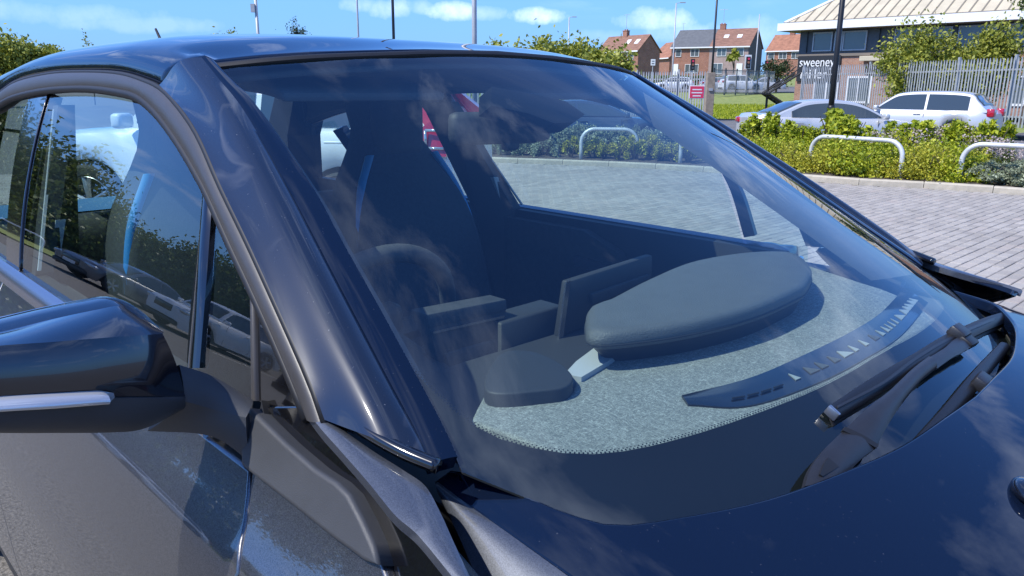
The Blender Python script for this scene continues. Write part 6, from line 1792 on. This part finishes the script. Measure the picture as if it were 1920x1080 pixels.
rfm = mesh_obj('roof', [(xa, ya, ze), (xb, ya, ze), (xb, yb, ze), (xa, yb, ze), (xa+hx, DEP/2, ze+RH), (xb-hx, DEP/2, ze+RH), (xa, ya, ze-.1), (xb, ya, ze-.1), (xb, yb, ze-.1), (xa, yb, ze-.1)],
               [(0, 1, 5, 4), (1, 2, 5), (2, 3, 4, 5), (3, 0, 4), (6, 7, 1, 0), (7, 8, 2, 1), (8, 9, 3, 2), (9, 6, 0, 3), (9, 8, 7, 6)], MT['roof_cream'], of)
hipd = np.array([hx, DEP/2-ya, RH]); 
bmb(lambda bm: tube(bm, [(xa, ya, ze+.03), (xa+hx, DEP/2, ze+RH+.03)], .11, 6), 'hip_cap', MT['fascia'], rfm)
bmb(lambda bm: box(bm, ((xa+xb)/2, ya-.06, ze+.01), (xb-xa, .14, .12)), 'eaves_trim', MT['soffit'], rfm)
ns_ = int((xb-xa)/.62)
for k in range(1, ns_):
    x = xa+k*.62; t_ = 1.0
    if x < xa+hx: t_ = (x-xa)/hx
    if x > xb-hx: t_ = (xb-x)/hx
    bmb(lambda bm: tube(bm, [(x, ya, ze+.02), (x, ya+(DEP/2-ya)*t_, ze+RH*t_+.02)], .045, 4), 'roof_rib', MT['seam'], rfm)
for (x, ww) in ((1.55, 1.25), (2.55, .5), (3.55, 1.45), (6.6, 1.5), (8.2, 1.5), (10.2, 1.9), (12.6, 1.9), (15, 1.9)):
    window(of, x, 4.22, ww, 1.15, -.03, 'lamp_grey', 0, .08)
for x in (.55, 5.0, 9.2):
    bmb(lambda bm: box(bm, (x, -.03, 4.22), (.03, .06, 1.3)), 'panel_joint', MT['lamp_black'], of)
for x in (5.0, 9.2, 13.8): window(of, x-.9, 1.35, 1.5, 1.6, -.03, 'white_paint', 1, .12)
window(of, 2.1, 1.0, 1.6, 1.9, -.03, 'white_paint', 1, .10)
bmb(lambda bm: box(bm, (5.0, -.35, 3.15), (1.6, .6, .28), bev=.02), 'door_canopy', MT['roof_cream'], of)
bmb(lambda bm: box(bm, (-.05, 2.0, 1.75), (.10, 3.0, 3.45)), 'corner_pier', MT['brick_office'], of)
# sign at the corner
sg = bmb(lambda bm: box(bm, (1.48, -.08, 2.62), (2.75, .08, 1.55)), 'sign_board', mat('sign_black', (.02, .021, .023), .5), of)
def text(name, body, loc, size, m, parent, rot=(math.pi/2, 0, 0), ext=.01, sx=1.0):
    cu = bpy.data.curves.new(name, 'FONT'); cu.body = body; cu.size = size; cu.extrude = ext; cu.align_x = 'LEFT'
    t_o = bpy.data.objects.new(name, cu); COL.objects.link(t_o)
    dg = bpy.context.evaluated_depsgraph_get(); me = bpy.data.meshes.new_from_object(t_o.evaluated_get(dg)); bpy.data.objects.remove(t_o)
    me.materials.clear(); me.materials.append(m)
    o2 = bpy.data.objects.new(name, me); COL.objects.link(o2); o2.parent = parent; o2.location = loc; o2.rotation_euler = rot; o2.scale = (sx, 1, 1); return o2
text('sign_lettering', 'sweeney', (.22, -.13, 2.74), .82, MT['fascia'], sg, sx=.80)
text('sign_lettering', 'miller', (.34, -.13, 2.02), .82, MT['fascia'], sg, sx=.92)

# ---- palisade fences
def pale_mesh(h):
    bm = bmesh.new(); w_ = .034
    prof = [(-w_, .0), (-w_, h-.10), (-.012, h), (.0, h-.05), (.012, h), (w_, h-.10), (w_, .0)]
    f = [bm.verts.new((u, -.008-(.012 if abs(u) < .02 else 0), v)) for u, v in prof]; b = [bm.verts.new((u, .004, v)) for u, v in prof]
    bm.faces.new(f); bm.faces.new(b[::-1])
    n = len(prof)
    for i in range(n): bm.faces.new((f[i], f[(i+1) % n], b[(i+1) % n], b[i]))
    bmesh.ops.recalc_face_normals(bm, faces=bm.faces[:])
    me = bpy.data.meshes.new('pale'); bm.to_mesh(me); bm.free(); me.materials.append(MT['steel']); return me
def palisade(label, p0, p1, z, h, pitch=.155, group=None, post_every=2.75):
    o, L_ = frame_obj('palisade_fence', label, 'fence', p0, p1, z, group)
    me = pale_mesh(h); n = min(300, int(L_/pitch))
    for k in range(n):
        q = bpy.data.objects.new('pale', me); COL.objects.link(q); q.parent = o; q.location = (k*pitch+.05, -.03, random.uniform(-.015, .015)); q.rotation_euler = (0, random.uniform(-.008, .008), 0)
    for zz in (.35, h-.42): bmb(lambda bm: box(bm, (L_/2, .015, zz), (L_, .05, .06)), 'rail', MT['steel'], o)
    for k in range(int(L_/post_every)+1): bmb(lambda bm: box(bm, (k*post_every, .08, h/2+.05), (.10, .08, h+.1)), 'post', MT['steel'], o)
    return o
palisade('tall grey pointed pale fence in front of the office, running to the right edge', gp(1502, 41), gp(1985, 26.0), .22, 2.42, .158, 'pointed pale fences')
palisade('grey pointed pale fence left of the wooden post, below the red brick house', gp(1120, 46), gp(1330, 41), -.05, 2.45, .155, 'pointed pale fences')
palisade('pale fence seen through the rear of the car, beside the white crossover', gp(850, 21.5), gp(1010, 19.5), -.1, 2.3, .155, 'pointed pale fences')
o, L_ = frame_obj('railing_fence', 'dark bar railing with thin posts above the grass, right of the wooden post', 'fence', gp(1338, 60), gp(1452, 66), 1.02)
for k in range(int(L_/.14)):
    bmb(lambda bm: box(bm, (k*.14, 0, 1.0), (.022, .022, 1.9)), 'bar', MT['lamp_grey'], o) if k < 290 else None
for k in range(int(L_/1.6)+1): bmb(lambda bm: box(bm, (k*1.6, .04, 1.02), (.08, .08, 2.05)), 'post', MT['lamp_black'], o)
for zz in (.15, 1.9): bmb(lambda bm: box(bm, (L_/2, .02, zz), (L_, .04, .05)), 'rail', MT['lamp_black'], o)
pp = gp(1331, 40.5)
tp = thing('timber_post', 'thick weathered post at the end of the pale fence beside the red sign', 'post', (pp[0], pp[1], -.1), heading_img(0))
bmb(lambda bm: box(bm, (0, 0, 1.2), (.42, .40, 2.4), bev=.02), 'post', MT['timber'], tp); bmb(lambda bm: box(bm, (0, -.22, 1.55), (.20, .06, .14)), 'bracket', MT['lamp_grey'], tp)
pp = gp(1307, 38)
rs_ = thing('red_sign', 'small bright red notice board with white lines, fixed to the pale fence', 'sign', (pp[0], pp[1], -.1), heading_img(0))
bmb(lambda bm: box(bm, (0, 0, 1.42), (.74, .03, .62), bev=.01), 'sign_border', MT['fascia'], rs_)
bmb(lambda bm: box(bm, (0, -.018, 1.42), (.68, .012, .56)), 'sign_face', MT['sign_red'], rs_)
for k, w_ in enumerate((.46, .52, .40)): bmb(lambda bm: box(bm, (0, -.026, 1.54-.15*k), (w_, .006, .055)), 'sign_line', MT['fascia'], rs_)
for s_ in (-.25, .25): bmb(lambda bm: tube(bm, [(s_, .03, 0), (s_, .03, 1.7)], .025, 6), 'sign_leg', MT['steel'], rs_)
# ---- black outdoor stairs up the bank
pp = gp(1440, 46)
st2 = thing('metal_stairs', 'black metal stairs up the grass bank beside the office corner', 'stairs', (pp[0], pp[1], .2), heading_img(0))
a0, a1 = np.array([1.65, 0, .05]), np.array([.0, 0, 1.05]); b1_ = np.array([2.0, 3.0, 2.4])
for off in (0, 1.0):
    bmb(lambda bm: tube(bm, [a0+[0, off, 0], a1+[0, off, 0]], .09, 4), 'stringer', MT['stair_black'], st2)
    bmb(lambda bm: tube(bm, [a1+[0, off, 0], np.array([2.0, off+.4, 2.25])], .08, 4), 'stringer', MT['stair_black'], st2)
    bmb(lambda bm: [tube(bm, [a1+[0, off, .0], np.array([2.05, off+.4, 2.65])], .035, 5)], 'handrail', MT['stair_black'], st2)
bmb(lambda bm: box(bm, (-.35, .5, 1.02), (1.0, 1.2, .08)), 'landing', MT['stair_black'], st2)
for k in range(7):
    t_ = k/7; p = a0*(1-t_)+a1*t_; bmb(lambda bm: box(bm, (p[0], .5, p[2]+.04), (.26, 1.0, .04)), 'step', MT['stair_black'], st2)
bmb(lambda bm: tube(bm, [(0.05, .2, -.2), (.05, .2, 2.0)], .07, 6), 'stair_post', MT['stair_black'], st2)

# ---- lamp columns, poles, lights
def pole(name, label, cat, px_t, py_t, d, r0, r1, m, z=-.2, head=None, group='lamp columns', base=None):
    p = gp(px_t, d); zt = ztop(py_t, d)
    o = thing(name, label, cat, (p[0], p[1], z), heading_img(0), group)
    bmb(lambda bm: tube(bm, [(0, 0, 0), (0, 0, (zt-z)*.4), (0, 0, zt-z)], [r0, (r0+r1)/2, r1], 10), 'column', MT[m], o, smooth=True)
    if base: bmb(lambda bm: tube(bm, [(0, 0, 0), (0, 0, base[1]-.05), (0, 0, base[1])], [base[0], base[0], r0*1.1], 12), 'column_base', MT[m], o, smooth=True)
    if head: bmb(lambda bm: [tube(bm, [(0, 0, zt-z-.02), (head*.5, 0, zt-z+.06)], .03, 6), box(bm, (head*.8, 0, zt-z+.06), (abs(head)*.7, .18, .09), bev=.02)], 'lantern', MT['lamp_grey'], o)
    return o
pole('lamp_column', 'thin dark lamp column rising behind the roof, left of the pair', 'lamp post', 676, -150, 36, .045, .04, 'lamp_grey')
pole('lamp_column', 'black lamp column rising behind the roof, right of the pair', 'lamp post', 741, -200, 29, .055, .05, 'lamp_black')
pole('lamp_column', 'thick pale grey column rising behind the roof middle', 'lamp post', 890, -200, 20, .072, .06, 'lamp_grey')
pole('lamp_column', 'short distant lamp with small head above the yellow-green trees', 'lamp post', 1064, 40, 85, .08, .06, 'lamp_grey', head=.7)
pole('lamp_column', 'tall slim lamp with flat head beside the left brick house', 'lamp post', 1259, 14, 78, .09, .06, 'lamp_grey', head=.8)
pole('lamp_column', 'tall dark lamp column in front of the pair of houses', 'lamp post', 1333, -60, 62, .10, .07, 'lamp_black')
pole('lamp_column', 'small distant column at the right end of the pair of houses', 'lamp post', 1413, 32, 110, .09, .07, 'lamp_grey')
pole('lamp_column', 'black lamp column with thick foot standing in front of the silver saloon', 'lamp post', 1562, -160, 16.2, .062, .05, 'lamp_black', base=(.080, 1.25), z=-.1)
tpole = pole('telegraph_pole', 'wooden telegraph pole with a box at its top, left above the roof', 'pole', 491, 12, 55, .13, .10, 'lamp_grey', group=None)
bmb(lambda bm: box(bm, (-.18, -.1, ztop(28, 55)+.2), (.28, .22, .55)), 'transformer', MT['lamp_grey'], tpole)
def traffic_light(px_, py_, d, label, lit):
    p = gp(px_, d); zt = ztop(py_, d); o = thing('traffic_light', label, 'traffic light', (p[0], p[1], 1.2), heading_img(0), 'traffic lights')
    h_ = zt-1.2
    bmb(lambda bm: tube(bm, [(0, .15, -1), (0, .15, h_-.2)], .07, 6), 'post', MT['lamp_grey'], o)
    bmb(lambda bm: box(bm, (0, 0, h_-.55), (.42, .25, 1.15), bev=.03), 'head', MT['lamp_black'], o)
    if lit: bmb(lambda bm: box(bm, (0, .10, h_-.5), (.66, .03, 1.4)), 'backing_board', MT['fascia'], o)
    for k, c in enumerate(('sign_red', 'tile_orange', 'leaf_dark')): bmb(lambda bm: tube(bm, [(0, -.12, h_-.2-.35*k), (0, -.17, h_-.2-.35*k)], .12, 10), 'lens', MT[c] if c != 'leaf_dark' else MT['cladding'], o)
traffic_light(1296, 112, 84, 'dark traffic light in front of the red brick half of the pair of houses', False)
traffic_light(1399, 107, 80, 'traffic light with white-edged board at the foot of the shaded gable', True)
traffic_light(1434, 114, 82, 'traffic light showing red left of the round bush', False)
p = gp(1222, 80); o = thing('white_sign', 'small white square sign on a post left of the pair of houses', 'sign', (p[0], p[1], 1.0), heading_img(0))
bmb(lambda bm: box(bm, (0, 0, ztop(118, 80)-1.0), (.46, .04, .62)), 'sign_face', MT['fascia'], o); bmb(lambda bm: tube(bm, [(0, .05, -1), (0, .05, 3.2)], .05, 6), 'post', MT['lamp_grey'], o)
for k in range(2): bmb(lambda bm: box(bm, (0, -.03, ztop(118, 80)-1.0+.12-.24*k), (.26, .01, .06)), 'sign_mark', MT['lamp_black'], o)
# low garden hedge in front of the houses
hl_ = np.random.default_rng(11); a_, b_ = np.array(gp(1200, 92)), np.array(gp(1470, 88)); tt = hl_.uniform(0, 1, 5000)
P_ = a_*(1-tt)[:, None] + b_*tt[:, None]; P_ += np.stack([hl_.normal(0, .3, 5000), hl_.normal(0, .3, 5000), hl_.uniform(1.8, 3.0, 5000)], 1)
me = leaf_mesh('garden_hedge', P_, hl_.uniform(.15, .35, 5000), hl_); me.materials.append(MT['leaf_mid'])
gh = bpy.data.objects.new('garden_hedge', me); COL.objects.link(gh); tag(gh, 'long low clipped hedge between the far road and the houses', 'hedge', kind='stuff')
hill = mesh_obj('hillside', [gp(600, 70, -.3), gp(1700, 62, -.3), gp(1700, 90, 1.9), gp(600, 90, 1.9), gp(1900, 170, 4.6), gp(500, 170, 4.6), gp(2100, 420, 6), gp(400, 420, 6)], [(0, 1, 2, 3), (3, 2, 4, 5), (5, 4, 6, 7)], MT['grass']); tag(hill, kind='structure')
rd = mesh_obj('far_road', [gp(1150, 78, 1.22), gp(1600, 74, 1.22), gp(1600, 92, 1.98), gp(1150, 92, 1.98)], [(0, 1, 2, 3)], MT['far_asphalt']); tag(rd, kind='structure')
